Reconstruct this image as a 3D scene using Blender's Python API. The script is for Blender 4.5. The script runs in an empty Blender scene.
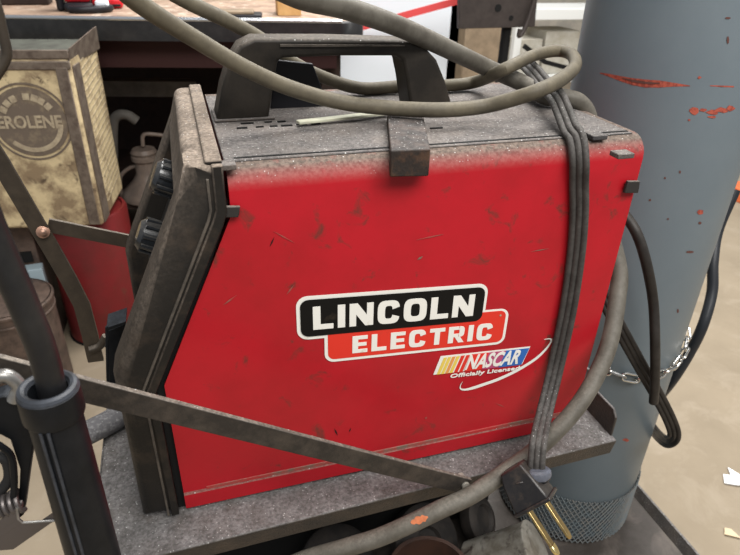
import bpy, bmesh, math, random
from mathutils import Vector, Matrix
random.seed(7)
S = bpy.context.scene
COL = S.collection
PI = math.pi

# ------------------------------------------------------------------ camera
F, CX, CY = 605.0, 370.0, 277.5
CAM = Vector((0.0, -0.43, 0.482))
_down = Vector((340 - CX, 1357 - CY, F)).normalized()
_e1 = Vector((2540 - CX, 0 - CY, F)); _e1 = (_e1 - _down * _e1.dot(_down)).normalized()
_up = -_down
_e2 = _up.cross(_e1)
if _e2.z < 0: _e2 = -_e2
R = Matrix((_e1, _e2, _up))            # image axes (right, down, forward) to world
cd = bpy.data.cameras.new('camera'); cam = bpy.data.objects.new('camera', cd); COL.objects.link(cam)
cd.sensor_width = 36; cd.sensor_fit = 'HORIZONTAL'; cd.lens = F * 36 / 740; cd.clip_start = 0.01; cd.clip_end = 50
right, dn, fw = R @ Vector((1, 0, 0)), R @ Vector((0, 1, 0)), R @ Vector((0, 0, 1))
m = Matrix((right, -dn, -fw)).transposed().to_4x4(); m.translation = CAM
cam.matrix_world = m
S.camera = cam
cd.dof.use_dof = True; cd.dof.focus_distance = 0.56; cd.dof.aperture_fstop = 14

# ------------------------------------------------------------------ light
S.view_settings.view_transform = 'Standard'; S.view_settings.look = 'None'
S.view_settings.gamma = 1; S.view_settings.exposure = 1.0
S.view_settings.use_curve_mapping = False
w = bpy.data.worlds.new('shop_air'); S.world = w; w.use_nodes = True
w.node_tree.nodes['Background'].inputs[0].default_value = (0.93, 0.96, 1.0, 1)
w.node_tree.nodes['Background'].inputs[1].default_value = 0.17

def area(name, loc, target, sx, sy, power, color):
    l = bpy.data.lights.new(name, 'AREA'); l.shape = 'RECTANGLE'; l.size = sx; l.size_y = sy
    l.energy = power; l.color = color
    o = bpy.data.objects.new(name, l); COL.objects.link(o); o.location = loc
    o.rotation_euler = (Vector(target) - Vector(loc)).to_track_quat('-Z', 'Y').to_euler()
    return o
area('ceiling_lamp_front', (0.5, -1.4, 2.1), (0.3, 0.1, 0), 2.4, 0.9, 42, (1.0, 0.98, 0.95))
area('ceiling_lamp_middle', (1.2, 0.9, 2.3), (0.9, 0.7, 0), 0.7, 2.6, 46, (1.0, 0.98, 0.95))
area('ceiling_lamp_back', (1.0, 2.4, 2.2), (0.8, 2.2, 0), 2.4, 0.5, 34, (1.0, 0.99, 0.97))

# ------------------------------------------------------------------ measuring helpers
def P(px, py, ax, val):
    r = (R @ Vector((px - CX, py - CY, F))).normalized()
    return CAM + r * ((val - CAM[ax]) / r[ax])
def H(px, py, y): return P(px, py, 1, y)
def T(px, py, z): return P(px, py, 2, z)
def back(px, py, d):   # a point at horizontal distance d from the camera
    r = (R @ Vector((px - CX, py - CY, F))).normalized(); return CAM + r * (d / math.hypot(r.x, r.y))

# ------------------------------------------------------------------ materials
def mat(name, col, rough=.6, metal=0., col2=None, scale=40, lo=.4, hi=.65, dust=None, damt=0.8, dlo=.35, dhi=.9,
        speck=0, specscale=260, bump=0, bscale=120, coat=0, dirt=None, dirtscale=25, dirtlo=.6, dirthi=.7, nmin=.3, nmax=.95, detail=6):
    m = bpy.data.materials.new(name); m.use_nodes = True
    nt = m.node_tree; N = nt.nodes; L = nt.links
    b = N['Principled BSDF']; b.inputs['Roughness'].default_value = rough; b.inputs['Metallic'].default_value = metal
    b.inputs['Coat Weight'].default_value = coat; b.inputs['Specular IOR Level'].default_value = (.22 if max(col) < .05 else .3) if metal == 0 and rough > .3 else .5
    tc = N.new('ShaderNodeTexCoord'); V = tc.outputs['Object']
    def noise(s, d=detail, dist=0):
        n = N.new('ShaderNodeTexNoise'); n.inputs['Scale'].default_value = s; n.inputs['Detail'].default_value = d
        n.inputs['Roughness'].default_value = .65; n.inputs['Distortion'].default_value = dist
        L.new(V, n.inputs['Vector']); return n.outputs['Fac']
    def rng(src, a, c, x=0, y=1):
        r = N.new('ShaderNodeMapRange'); L.new(src, r.inputs[0])
        for i, v in enumerate((a, c, x, y)): r.inputs[i + 1].default_value = v
        return r.outputs[0]
    def mul(a, c):
        k = N.new('ShaderNodeMath'); k.operation = 'MULTIPLY'; L.new(a, k.inputs[0])
        if isinstance(c, float): k.inputs[1].default_value = c
        else: L.new(c, k.inputs[1])
        return k.outputs[0]
    def mix(f, a, c):
        x = N.new('ShaderNodeMix'); x.data_type = 'RGBA'; L.new(f, x.inputs[0])
        for i, v in ((6, a), (7, c)):
            if isinstance(v, tuple): x.inputs[i].default_value = (*v[:3], 1)
            else: L.new(v, x.inputs[i])
        return x.outputs[2]
    cur = tuple(col)
    if col2: cur = mix(rng(noise(scale), lo, hi), cur, tuple(col2))
    if dirt: cur = mix(rng(noise(dirtscale, 8, .6), dirtlo, dirthi), cur, tuple(dirt))
    rcur = None
    if dust:
        g = N.new('ShaderNodeNewGeometry'); sx = N.new('ShaderNodeSeparateXYZ'); L.new(g.outputs['Normal'], sx.inputs[0])
        f = rng(sx.outputs[2], nmin, nmax)
        f = mul(mul(f, rng(noise(70, 8), dlo, dhi, .35, 1)), float(damt))
        dc = mix(rng(noise(330, 3), .35, .65), tuple(dust), tuple(x * .45 for x in dust))
        cur = mix(f, cur, dc)
        rcur = rng(f, 0, 1, rough, .95)
    if speck:
        v = N.new('ShaderNodeTexVoronoi'); v.inputs['Scale'].default_value = specscale; L.new(V, v.inputs['Vector'])
        sf = mul(rng(v.outputs['Distance'], .16, .10), rng(noise(60), .5 - .2 * speck, .62))
        g2 = N.new('ShaderNodeNewGeometry'); s2 = N.new('ShaderNodeSeparateXYZ'); L.new(g2.outputs['Normal'], s2.inputs[0])
        sf = mul(sf, rng(s2.outputs[2], .2, .7))
        cur = mix(sf, cur, (.75, .74, .72))
    if isinstance(cur, tuple): b.inputs['Base Color'].default_value = (*cur, 1)
    else: L.new(cur, b.inputs['Base Color'])
    if rcur is not None: L.new(rcur, b.inputs['Roughness'])
    if bump:
        bp = N.new('ShaderNodeBump'); bp.inputs['Strength'].default_value = bump; bp.inputs['Distance'].default_value = .002
        L.new(noise(bscale, 8), bp.inputs['Height']); L.new(bp.outputs[0], b.inputs['Normal'])
    return m

DUST = (.42, .37, .32); GREYD = (.22, .215, .22)
M = dict(
 red=mat('red_paint', (.43, .010, .018), .36, 0, (.35, .010, .015), 14, .4, .7, dust=(.20, .155, .128), damt=1.0, dlo=.1, dhi=.45, dirt=(.13, .03, .022), dirtscale=42, dirtlo=.60, dirthi=.72, speck=.45, bump=.05, bscale=160, nmin=.08, nmax=.85),
 redhem=mat('scuffed_red_hem', (.42, .03, .03), .5, 0, (.18, .12, .09), 30, .42, .6, dust=DUST, damt=.5),
 plastic=mat('black_plastic_dirty', (.016, .014, .012), .48, 0, (.05, .036, .026), 34, .48, .76, dust=(.34, .275, .22), damt=1.0, dlo=.25, dhi=.55, speck=.5, bump=.3, bscale=200, nmin=.05, nmax=.6),
 ridge=mat('worn_plastic_ridge', (0.105, 0.0875, 0.07), .7, 0, (0.049, 0.042, 0.035), 60, dust=DUST, bump=.1),
 gap=mat('black_seam', (.008, .008, .008), .7),
 top=mat('filings_covered_black_top', (.06, .057, .058), .75, 0, (.17, .14, .118), 20, .42, .66, dust=(.33, .30, .28), damt=.8, dlo=.3, dhi=.7, speck=1., specscale=230, bump=.9, bscale=500),
 handle=mat('handle_plastic', (.017, .0145, .012), .5, 0, (.034, .028, .022), 25, dust=(.26, .225, .19), damt=.9, speck=.2, bump=.12),
 knob=mat('glossy_black_knob', (.015, .017, .02), .18, 0, dust=(.3, .27, .23), damt=.35, coat=.4),
 tab=mat('dusty_black_tab', (0.03, 0.0275, 0.025), .6, 0, dust=DUST, damt=.9),
 latch=mat('latch_plastic_rusty_dust', (0.027, 0.021, 0.018), .65, 0, (0.096, 0.051, 0.03), 70, .45, .7, dust=(.2, .19, .185), damt=.8, speck=.7, bump=.5, bscale=300),
 white=mat('decal_white', (.78, .76, .70), .5, 0, (.5, .42, .28), 60, .62, .78),
 black=mat('decal_black', (.004, .004, .004), .4, 0, (.04, .03, .02), 50, .62, .8),
 decred=mat('decal_red', (.68, .035, .02), .4, 0, (.4, .05, .03), 40, .6, .8),
 yellow=mat('decal_yellow', (.75, .55, .10), .5), orange=mat('decal_orange', (.72, .30, .08), .5),
 pink=mat('decal_purple', (.42, .07, .16), .5), blue=mat('decal_blue', (.03, .13, .42), .5),
 cable=mat('olive_grey_cable', (.118, .100, .068), .55, 0, (.078, .066, .046), 45, .4, .65, dust=(.30, .265, .20), damt=.45, bump=.12, bscale=200),
 guncable=mat('grey_gun_cable', (.112, .102, .084), .5, 0, (.066, .058, .046), 40, .4, .65, dust=(.33, .30, .25), damt=.5, bump=.15, bscale=150),
 cord=mat('dusty_flat_cord', (.028, .026, .024), .5, 0, (.06, .054, .05), 50, .4, .7, dust=(.23, .215, .20), damt=.75, speck=.8, bump=.3, bscale=260, nmin=-.45, nmax=.8),
 cleancord=mat('dark_brown_cord', (0.0209, 0.0182, 0.016), .4, 0, (0.033, 0.0286, 0.0253), 60, dust=(.2, .18, .16), damt=.4),
 hose=mat('black_gas_hose', (.022, .024, .028), .35, 0, dust=(.2, .2, .2), damt=.25),
 scrape=mat('orange_scrape', (.55, .17, .07), .7, 0, (.4, .12, .05), 200),
 plug=mat('black_plug_rubber', (.009, .009, .011), .28, 0, (.06, .045, .034), 60, .52, .75, dust=(.3, .25, .2), damt=.35, bump=.1),
 plugcol=mat('bluish_worn_rubber', (.12, .13, .16), .5, 0, (.06, .06, .07), 60),
 brass=mat('brass_blade', (.62, .47, .2), .3, 1.0, (.35, .26, .12), 90, .45, .7),
 brasstip=mat('bright_brass_tip', (.9, .75, .35), .25, 1.0),
 tank=mat('grey_tank_paint', (.145, .178, .200), .42, 0, (.165, .198, .218), 8, .35, .7, dirt=(.1, .12, .13), dirtscale=60, dirtlo=.68, dirthi=.74, bump=.06, bscale=90),
 tankred=mat('red_primer_scratch', (.42, .09, .055), .7, 0, (.24, .05, .035), 220, .45, .6),
 tankdark=mat('dark_scratch_core', (.12, .05, .04), .7),
 net=mat('grey_blue_net', (.13, .155, .165), .45, 0, (.18, .17, .155), 60),
 chrome=mat('zinc_chain', (.8, .79, .76), .22, 1.0, (.55, .53, .5), 120),
 steel=mat('dark_cart_steel', (.045, .038, .032), .5, .2, (.09, .068, .05), 30, .42, .75, dust=(.36, .342, .335), damt=.9, dlo=.32, dhi=.68, speck=1., specscale=240, bump=.8, bscale=380, nmin=.2),
 bar=mat('grimy_flat_bar_steel', (.032, .027, .023), .5, .3, (.075, .06, .048), 60, .42, .7, dust=(.5, .43, .36), damt=1, speck=.2, bump=.35, bscale=200),
 bar2=mat('brown_link_steel', (0.0413, 0.0319, 0.0231), .45, .3, (0.0605, 0.0468, 0.033), 60, dust=(.32, .27, .22), damt=.8, bump=.15),
 rivet=mat('copper_brown_rivet', (.35, .2, .14), .4, .6, (.2, .13, .1), 150),
 lever=mat('black_lever_steel', (.011, .011, .012), .4, .2, (.022, .021, .02), 45, .4, .7, dust=(.16, .15, .14), damt=.5, speck=.2, bump=.12),
 sleeve=mat('black_rubber_sleeve', (.0045, .0055, .007), .42, 0, (.010, .011, .013), 50, .4, .7, dust=(.12, .135, .16), damt=.5, bump=.08),
 rim=mat('worn_sleeve_rim', (.045, .05, .06), .4, 0, (.022, .024, .027), 60),
 zinc=mat('galvanised_sheet', (.36, .355, .34), .36, .7, (.2, .19, .18), 60, .4, .7, bump=.1),
 spring=mat('dull_spring_steel', (.13, .115, .11), .4, .6),
 tin=mat('tin_litho', (.58, .47, .28), .45, 0, (.24, .175, .105), 15, .44, .60, dirt=(.10, .07, .045), dirtscale=34, dirtlo=.57, dirthi=.70, bump=.7, bscale=26),
 edgehighlight=mat('edge_highlight_metal', (.55, .57, .6), .25, .9),
 tintop_shaded=mat('shaded_green_grey_top', (.10, .105, .085), .6, 0, (.06, .06, .05), 30),  # top of the oil tin, its shadow put into the colour
 tinrib=mat('embossed_rib', (.40, .33, .22), .6, 0, (.25, .2, .13), 60, .4, .65),
 tinedge=mat('rusty_tin_edge', (.17, .135, .105), .55, .3, (.09, .065, .05), 50, .4, .65, bump=.3),
 tinink=mat('faded_brown_ink', (.135, .105, .08), .6, 0, (.24, .19, .125), 40, .5, .7),
 tinletter=mat('faded_cream_letter', (.42, .35, .24), .6, 0, (.25, .2, .14), 60, .4, .65),
 drum=mat('faded_red_drum', (.15, .013, .014), .42, 0, (.11, .015, .013), 18, .4, .7, dirt=(.09, .035, .022), dirtscale=30, dirtlo=.60, dirthi=.75),
 rust=mat('rusty_tin_can', (.13, .09, .07), .6, .3, (.07, .05, .04), 40, .4, .65, bump=.3),
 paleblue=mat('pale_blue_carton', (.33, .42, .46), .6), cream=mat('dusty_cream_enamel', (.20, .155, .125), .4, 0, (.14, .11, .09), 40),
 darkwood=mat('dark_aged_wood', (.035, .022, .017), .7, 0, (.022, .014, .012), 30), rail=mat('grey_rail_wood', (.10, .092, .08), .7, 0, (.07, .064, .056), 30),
 benchtop=mat('worn_wood_bench_top', (.4, .28, .2), .6, 0, (.22, .14, .1), 14, .4, .65, dirt=(.55, .45, .36), dirtscale=22, dirtlo=.55, dirthi=.62),
 benchedge=mat('bench_edge_dark', (.02, .02, .021), .35, .3, (.035, .034, .034), 30),
 apron=mat('red_brown_apron', (.035, .013, .012), .6), blk=mat('black_tool_plastic', (.015, .015, .018), .4),
 toolred=mat('red_tool_plastic', (.6, .02, .03), .35), wood=mat('yellow_wood_block', (.62, .38, .16), .6, 0, (.5, .28, .1), 25),
 pad=mat('tan_dusty_board', (.28, .21, .14), .7, 0, (.2, .15, .1), 20), board=mat('white_panel_board', (.72, .77, .82), .5),
 strap=mat('bright_red_tape', (.85, .1, .1), .5), plate=mat('brown_steel_plate', (0.06, 0.048, 0.0432), .5, .3, (0.042, 0.033, 0.03), 30),
 wall=mat('pale_block_wall', (.55, .5, .42), .8, 0, (.42, .39, .34), 6, .4, .6, dirt=(.3, .22, .15), dirtscale=7, dirtlo=.6, dirthi=.7),
 paleblock=mat('pale_carton', (.5, .48, .42), .8, 0, (.4, .37, .3), 20), whitepaint=mat('white_painted_rail', (.75, .76, .74), .45),
 floor=mat('concrete', (.285, .232, .165), .8, 0, (.225, .182, .128), 3.2, .35, .7, dirt=(.315, .262, .195), dirtscale=9, dirtlo=.50, dirthi=.72, bump=.15, bscale=60),
 paper=mat('white_paper', (.8, .8, .8), .7), leaf=mat('tan_chip', (.6, .48, .32), .7), orange2=mat('orange_plastic', (.7, .15, .05), .5),
 base=mat('dirty_cart_base', (.065, .055, .048), .6, .1, (.04, .032, .026), 22, .35, .65, dirt=(.13, .108, .092), dirtscale=16, dirtlo=.5, dirthi=.72, bump=.3),
 blackrub=mat('black_rubber', (.02, .02, .02), .6), can=mat('grimy_white_can', (.33, .31, .27), .4, .2, (.16, .14, .11), 26, .40, .62, dirt=(.05, .035, .03), dirtscale=40, dirtlo=.54, dirthi=.66),
 disc=mat('dark_grinding_disc', (.02, .018, .017), .65, 0, (.04, .033, .028), 30), clay=mat('brown_flower_pot', (.06, .028, .018), .6, 0, (.035, .02, .015), 25),
 strip=mat('yellowed_plastic_strip', (.5, .5, .38), .5, 0, (.36, .35, .27), 50), filings=mat('grey_filings', (.16, .155, .16), .8, .2, (.35, .34, .34), 200, .5, .7, speck=1, bump=1, bscale=200),
)

# ------------------------------------------------------------------ object helpers
def tag(o, label=None, cat=None, group=None, kind=None):
    if label: o['label'] = label
    if cat: o['category'] = cat
    if group: o['group'] = group
    if kind: o['kind'] = kind
    return o
def thing(name, label, cat, loc=(0, 0, 0), group=None):
    o = bpy.data.objects.new(name, None); COL.objects.link(o); o.location = loc; o.empty_display_size = .02
    return tag(o, label, cat, group)
def wloc(o):
    v = Vector((0, 0, 0))
    while o: v = v + o.location; o = o.parent
    return v
def obj(name, bm, m, parent=None, bevel=0, seg=2, smooth=True, origin=None):
    bmesh.ops.recalc_face_normals(bm, faces=bm.faces)
    if parent is not None: off = wloc(parent)
    elif origin is not None: off = Vector(origin)
    else:
        xs = [v.co for v in bm.verts]
        off = Vector((sum(v.x for v in xs) / len(xs), sum(v.y for v in xs) / len(xs), min(v.z for v in xs)))
    bm.transform(Matrix.Translation(-off))
    me = bpy.data.meshes.new(name); bm.to_mesh(me); bm.free()
    me.materials.append(M[m] if isinstance(m, str) else m)
    o = bpy.data.objects.new(name, me); COL.objects.link(o)
    if parent is not None: o.parent = parent
    else: o.location = off
    if smooth:
        for p in me.polygons: p.use_smooth = True
        me.set_sharp_from_angle(angle=math.radians(38))
    if bevel:
        b = o.modifiers.new('bevel', 'BEVEL'); b.width = bevel; b.segments = seg; b.limit_method = 'ANGLE'; b.angle_limit = math.radians(30)
    return o
def B(): return bmesh.new()
def box(bm, a, b, rot=None, piv=None):
    a, b = Vector(a), Vector(b)
    r = bmesh.ops.create_cube(bm, size=1, matrix=Matrix.Translation((a + b) / 2) @ Matrix.Diagonal((*(b - a), 1)))
    if rot: bmesh.ops.rotate(bm, verts=r['verts'], cent=piv or (a + b) / 2, matrix=rot)
    return r['verts']
def prism(bm, poly, vec):
    vs = [bm.verts.new(p) for p in poly]; ws = [bm.verts.new(Vector(p) + Vector(vec)) for p in poly]
    bm.faces.new(vs); bm.faces.new(ws[::-1]); n = len(vs)
    for i in range(n): bm.faces.new((vs[i], vs[(i + 1) % n], ws[(i + 1) % n], ws[i]))
    return vs + ws
def XZ(poly, y): return [Vector((x, y, z)) for x, z in poly]
def spline(pts, n=10):
    pts = [Vector(p) for p in pts]; Q = [pts[0] * 2 - pts[1]] + pts + [pts[-1] * 2 - pts[-2]]; out = []
    for i in range(1, len(Q) - 2):
        p0, p1, p2, p3 = Q[i - 1:i + 3]
        for k in range(n):
            t = k / n
            out.append(.5 * (2 * p1 + (p2 - p0) * t + (2 * p0 - 5 * p1 + 4 * p2 - p3) * t * t + (3 * p1 - p0 - 3 * p2 + p3) * t ** 3))
    out.append(pts[-1]); return out
def sweep(bm, path, sec, ref=None, closed=False, cap=True):
    """sec: list of (u,v) offsets. ref: a vector, or a function point -> vector, that v leans towards."""
    n = len(path); rings = []; prev = None
    for i, p in enumerate(path):
        a = path[(i - 1) % n] if (closed or i) else p; c = path[(i + 1) % n] if (closed or i < n - 1) else p
        t = (c - a).normalized()
        if ref is not None: v = ref(p) if callable(ref) else Vector(ref)
        elif prev is None: v = Vector((0, 0, 1)) if abs(t.z) < .9 else Vector((1, 0, 0))
        else: v = prev
        v = (v - t * v.dot(t)).normalized(); prev = v; u = t.cross(v)
        rings.append([bm.verts.new(p + u * a2 + v * b2) for a2, b2 in sec])
    m_ = len(sec)
    for i in range(n if closed else n - 1):
        r0, r1 = rings[i], rings[(i + 1) % n]
        for k in range(m_): bm.faces.new((r0[k], r0[(k + 1) % m_], r1[(k + 1) % m_], r1[k]))
    if cap and not closed: bm.faces.new(rings[0]); bm.faces.new(rings[-1][::-1])
def circ(r, n=12): return [(r * math.cos(2 * PI * k / n), r * math.sin(2 * PI * k / n)) for k in range(n)]
def tube(bm, pts, r, n=12, sm=8): sweep(bm, spline(pts, sm) if sm else [Vector(p) for p in pts], circ(r, n))
def lathe(bm, prof, c, axis=(0, 0, 1), n=32):
    """prof: list of (radius, height)."""
    ax = Vector(axis).normalized(); q = Vector((0, 0, 1)).rotation_difference(ax); rings = []
    for r, h in prof:
        rings.append([bm.verts.new(Vector(c) + q @ Vector((max(r, 1e-5) * math.cos(2 * PI * k / n), max(r, 1e-5) * math.sin(2 * PI * k / n), h))) for k in range(n)])
    for a, b in zip(rings, rings[1:]):
        for k in range(n): bm.faces.new((a[k], a[(k + 1) % n], b[(k + 1) % n], b[k]))
    for rg in (rings[0], rings[-1]):
        try: bm.faces.new(rg)
        except ValueError: pass
def cyl(bm, p0, p1, r, n=24, r2=None):
    p0, p1 = Vector(p0), Vector(p1); lathe(bm, [(r, 0), (r if r2 is None else r2, (p1 - p0).length)], p0, p1 - p0, n)
def text_bm(s, height, ex=1.0, bold=0.0, depth=.0004, shear=0., space=1.0):
    """the lettering as a mesh standing in local XY, lower left corner at the origin, cap height = height"""
    c = bpy.data.curves.new('lettering', 'FONT'); c.body = s; c.size = 1; c.offset = bold; c.extrude = .01; c.shear = shear; c.space_character = space
    c.resolution_u = 3
    o = bpy.data.objects.new('lettering', c); COL.objects.link(o)
    bpy.context.view_layer.update()
    me = bpy.data.meshes.new_from_object(o.evaluated_get(bpy.context.evaluated_depsgraph_get()))
    bm = bmesh.new(); bm.from_mesh(me); bpy.data.objects.remove(o); bpy.data.curves.remove(c); bpy.data.meshes.remove(me)
    xs = [v.co.x for v in bm.verts]; ys = [v.co.y for v in bm.verts]; x0, x1, y0, y1 = min(xs), max(xs), min(ys), max(ys)
    return bm, x0, x1, y0, y1
def text_on(s, x0, x1, z0, z1, mapf, bold=0.02, depth=.0005, shear=0., space=1.0, italic=0.):
    """letters filling the rectangle x0..x1, z0..z1 of a surface; mapf(x, z, d) gives the world point"""
    bm, a, b, c, d = text_bm(s, 1, bold=bold, shear=shear, space=space)
    for v in bm.verts:
        u = (v.co.x - a) / (b - a); t = (v.co.y - c) / (d - c)
        v.co = mapf(x0 + (x1 - x0) * u + italic * t, z0 + (z1 - z0) * t, depth if v.co.z > 0 else 0)
    return bm
def merge(bm, other):
    me = bpy.data.meshes.new('tmp'); other.to_mesh(me); other.free(); bm.from_mesh(me); bpy.data.meshes.remove(me)

# ================================================================== the setting
FL = -0.5
b = B(); box(b, (-3.5, -2, FL - .05), (4.5, 4.6, FL)); tag(obj('floor', b, 'floor', origin=(0, 0, FL)), kind='structure')
b = B(); box(b, (-3.5, 4.4, FL), (4.5, 4.5, 2.6)); tag(obj('wall_back', b, 'wall', origin=(0, 4.4, FL)), kind='structure')

# ================================================================== welding cart
cart = thing('welding_cart', 'dark dirty steel welding cart carrying the red welder and grey gas cylinder', 'cart', (.2, .1, FL))
TZ = -.004; TX0, TX1, TY0, TY1 = -.125, .425, -.044, .285
b = B(); prism(b, [(TX0, TY0, TZ), (TX1, TY0 + .012, TZ), (TX1, TY1, TZ), (TX0, TY1, TZ)], (0, 0, -.004))
obj('shelf', b, 'steel', cart, .0015)
b = B(); prism(b, [(TX0, TY0, TZ - .001), (TX1, TY0 + .012, TZ - .001), (TX1, TY0 + .016, TZ - .024), (TX0, TY0 + .004, TZ - .024)], (0, .003, 0))
obj('front_lip', b, 'steel', cart, .001)
b = B(); prism(b, [(TX1 - .003, TY0 + .02, TZ - .004), (TX1 - .003, TY0 + .02, .022), (TX1 - .003, TY0 + .027, .030), (TX1 - .003, TY1 - .16, .030), (TX1 - .003, TY1 - .16, TZ - .004)], (.003, 0, 0))
obj('end_flange', b, 'steel', cart, .001)
b = B(); box(b, (TX0, TY0 + .015, TZ - .022), (TX0 + .003, TY1, TZ)); obj('end_flange', b, 'steel', cart, .001)
BZ = -.425
b = B(); box(b, (-.12, .0, BZ - .005), (.735, .40, BZ)); obj('base_plate', b, 'base', cart, .001)
b = B(); prism(b, [(.728, 0, BZ - .004), (.738, 0, BZ + .020), (.738, .40, BZ + .020), (.728, .40, BZ - .004)], (.004, 0, 0)); obj('side_lip', b, 'steel', cart, .001)
for (x, y) in ((-.1, .265), (.36, .265)):
    b = B(); box(b, (x, y, BZ), (x + .025, y + .02, TZ - .003)); obj('post', b, 'steel', cart, .001)
b = B(); box(b, (-.095, .268, -.385), (.38, .272, -.08)); obj('back_panel', b, 'steel', cart)
for (x, y) in ((-.05, .06), (-.05, .34)):
    b = B(); lathe(b, [(.006, 0), (.02, 0), (.028, .004), (.030, .012), (.028, .02), (.02, .024), (.006, .024)], (x, y - .012, FL + .031), (0, 1, 0), 28)
    k = obj('caster_wheel', b, 'blackrub', cart)
    b = B(); prism(b, [(x - .014, y - .02, FL + .028), (x + .014, y - .02, FL + .028), (x + .022, y - .02, BZ - .005), (x - .022, y - .02, BZ - .005)], (0, .003, 0))
    prism(b, [(x - .014, y + .017, FL + .028), (x + .014, y + .017, FL + .028), (x + .022, y + .017, BZ - .005), (x - .022, y + .017, BZ - .005)], (0, .003, 0))
    box(b, (x - .022, y - .02, BZ - .009), (x + .022, y + .02, BZ - .005)); obj('caster_fork', b, 'steel', k)
for y in (-.045, .405):
    b = B(); lathe(b, [(.012, 0), (.035, 0), (.047, .004), (.0495, .012), (.047, .024), (.035, .028), (.012, .028)], (.62, y, FL + .0495), (0, 1, 0), 28); obj('wheel', b, 'blackrub', cart)
b = B(); cyl(b, (.62, -.03, FL + .0495), (.62, .42, FL + .0495), .006); box(b, (.605, .06, FL + .05), (.635, .08, BZ - .004)); box(b, (.605, .31, FL + .05), (.635, .33, BZ - .004)); obj('axle', b, 'steel', cart)

# ================================================================== welder
WD = .256; TOP = .335
wel = thing('welder', 'red and black wire feed welder with grey dust on top, sitting on the cart', 'welder', (.16, .13, 0))
case_poly = [(-.041, .0), (-.041, .150), (.027, .298), (.027, TOP), (.392, TOP), (.387, .0)]
b = B(); prism(b, XZ(case_poly, 0), (0, WD, 0))
es = [e for e in b.edges if all(v.co.z > TOP - 1e-4 for v in e.verts) and abs(e.verts[0].co.y - e.verts[1].co.y) < 1e-5]
bmesh.ops.bevel(b, geom=es, offset=.019, segments=6, affect='EDGES', profile=.5)
case = obj('case', b, 'red', wel)
b = B(); sweep(b, [Vector((-.04, .0, .017)), Vector((.387, .0, .017))], [(0, -.0), (.003, -.0025), (0, -.0014 - .0012), (-.003, -.0)], (0, -1, 0))
b.clear()
prism(b, [(-.041, .001, .022), (-.041, -.0018, .0185), (-.041, -.0018, .0015), (-.041, .001, .001)], (.428, 0, -.0))
hem = obj('bottom_hem', b, 'red', wel)
b = B(); prism(b, [(-.02, 0, .0235), (.20, 0, .0235), (.38, 0, .024), (.38, 0, .0205), (.20, 0, .020), (-.02, 0, .0205)], (0, -.0011, 0)); obj('scuffed_fold', b, 'redhem', wel)
# black textured top cover
b = B()
poly = [(.0265, .014), (.386, .014), (.384, .228), (.0265, .228)]
prism(b, [Vector((x, y, TOP - .001)) for x, y in poly], (0, 0, .0018))
obj('top_cover', b, 'top', wel, .0012)
# ridges and broken louvre slots of the top cover
for (y0, x0, x1) in ((.098, .045, .12), (.112, .05, .09), (.062, .19, .215), (.15, .27, .34)):
    b = B(); x = x0
    while x < x1:
        l = random.uniform(.006, .015); box(b, (x, y0 + random.uniform(-.001, .001), TOP + .0008), (x + l, y0 + .0022, TOP + .0018)); x += l + random.uniform(.003, .01)
    obj('louvre_slot', b, 'gap', wel)
b = B(); box(b, (.034, .0175, TOP), (.384, .0200, TOP + .0013)); obj('cover_seam', b, 'gap', wel)
# black seam behind the bezel
gp = [(-.052, .0), (-.052, .153), (.010, .286), (.020, .304), (.0255, .310), (.0255, .300), (-.0365, .150), (-.036, .0)]
b = B(); prism(b, XZ(gp, .0030), (0, WD - .005, 0)); obj('front_seam', b, 'gap', wel)
# bezel : two side cheeks joined at top and bottom
def slope(off):   # outline moved inwards from the front by off
    return [(-.0805 + off, .0), (-.0785 + off, .172), (-.016 + off, .322), (-.010 + off, .333)]
chk = [(-.0805, .002), (-.0795, .160), (-.0765, .176), (-.0105, .316), (-.008, .329), (-.002, .337), (.005, .3393), (.023, .3395), (.024, .304), (.020, .294), (-.0475, .152), (-.0475, .002)]
inner = [(-.062, .002), (-.060, .168), (.0, .318), (.0, .3395), (.023, .3395), (.024, .304), (.020, .294), (-.0475, .152), (-.0475, .002)]
def frame_from(bm):
    prism(bm, XZ(chk, -.0055), (0, .034, 0)); prism(bm, XZ(chk, WD - .03), (0, .0335, 0))
chn_ = [(-.0805, .002), (-.0785, .168), (-.0100, .314), (-.0025, .3390)] + chk[6:]
b = B(); prism(b, XZ(chn_, -.0055), (0, .036, 0))
es = [e for e in b.edges if all(abs(v.co.y + .0055) < 1e-5 for v in e.verts) and (min(v.co.x for v in e.verts) < -.055 or (min(v.co.z for v in e.verts) > .31 and max(v.co.x for v in e.verts) < .0235))]
bmesh.ops.bevel(b, geom=es, offset=.0125, segments=6, affect='EDGES', profile=.5)
bez = obj('front_bezel', b, 'plastic', wel)
b = B(); prism(b, XZ(chn_, WD - .028), (0, .033, 0)); obj('far_cheek', b, 'plastic', bez, .006, 3)
b = B(); prism(b, XZ([(-.0142, .305), (-.0100, .314), (-.0025, .3390), (.023, .3395), (.024, .304), (.019, .304)], .0275), (0, WD - .054, 0)); obj('bezel_top', b, 'plastic', bez, .007, 4)
b = B(); prism(b, XZ([(-.0805, .002), (-.080, .05), (-.062, .05), (-.0475, .002)], .03), (0, WD - .058, 0)); obj('bezel_foot', b, 'plastic', bez, .003)
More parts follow.
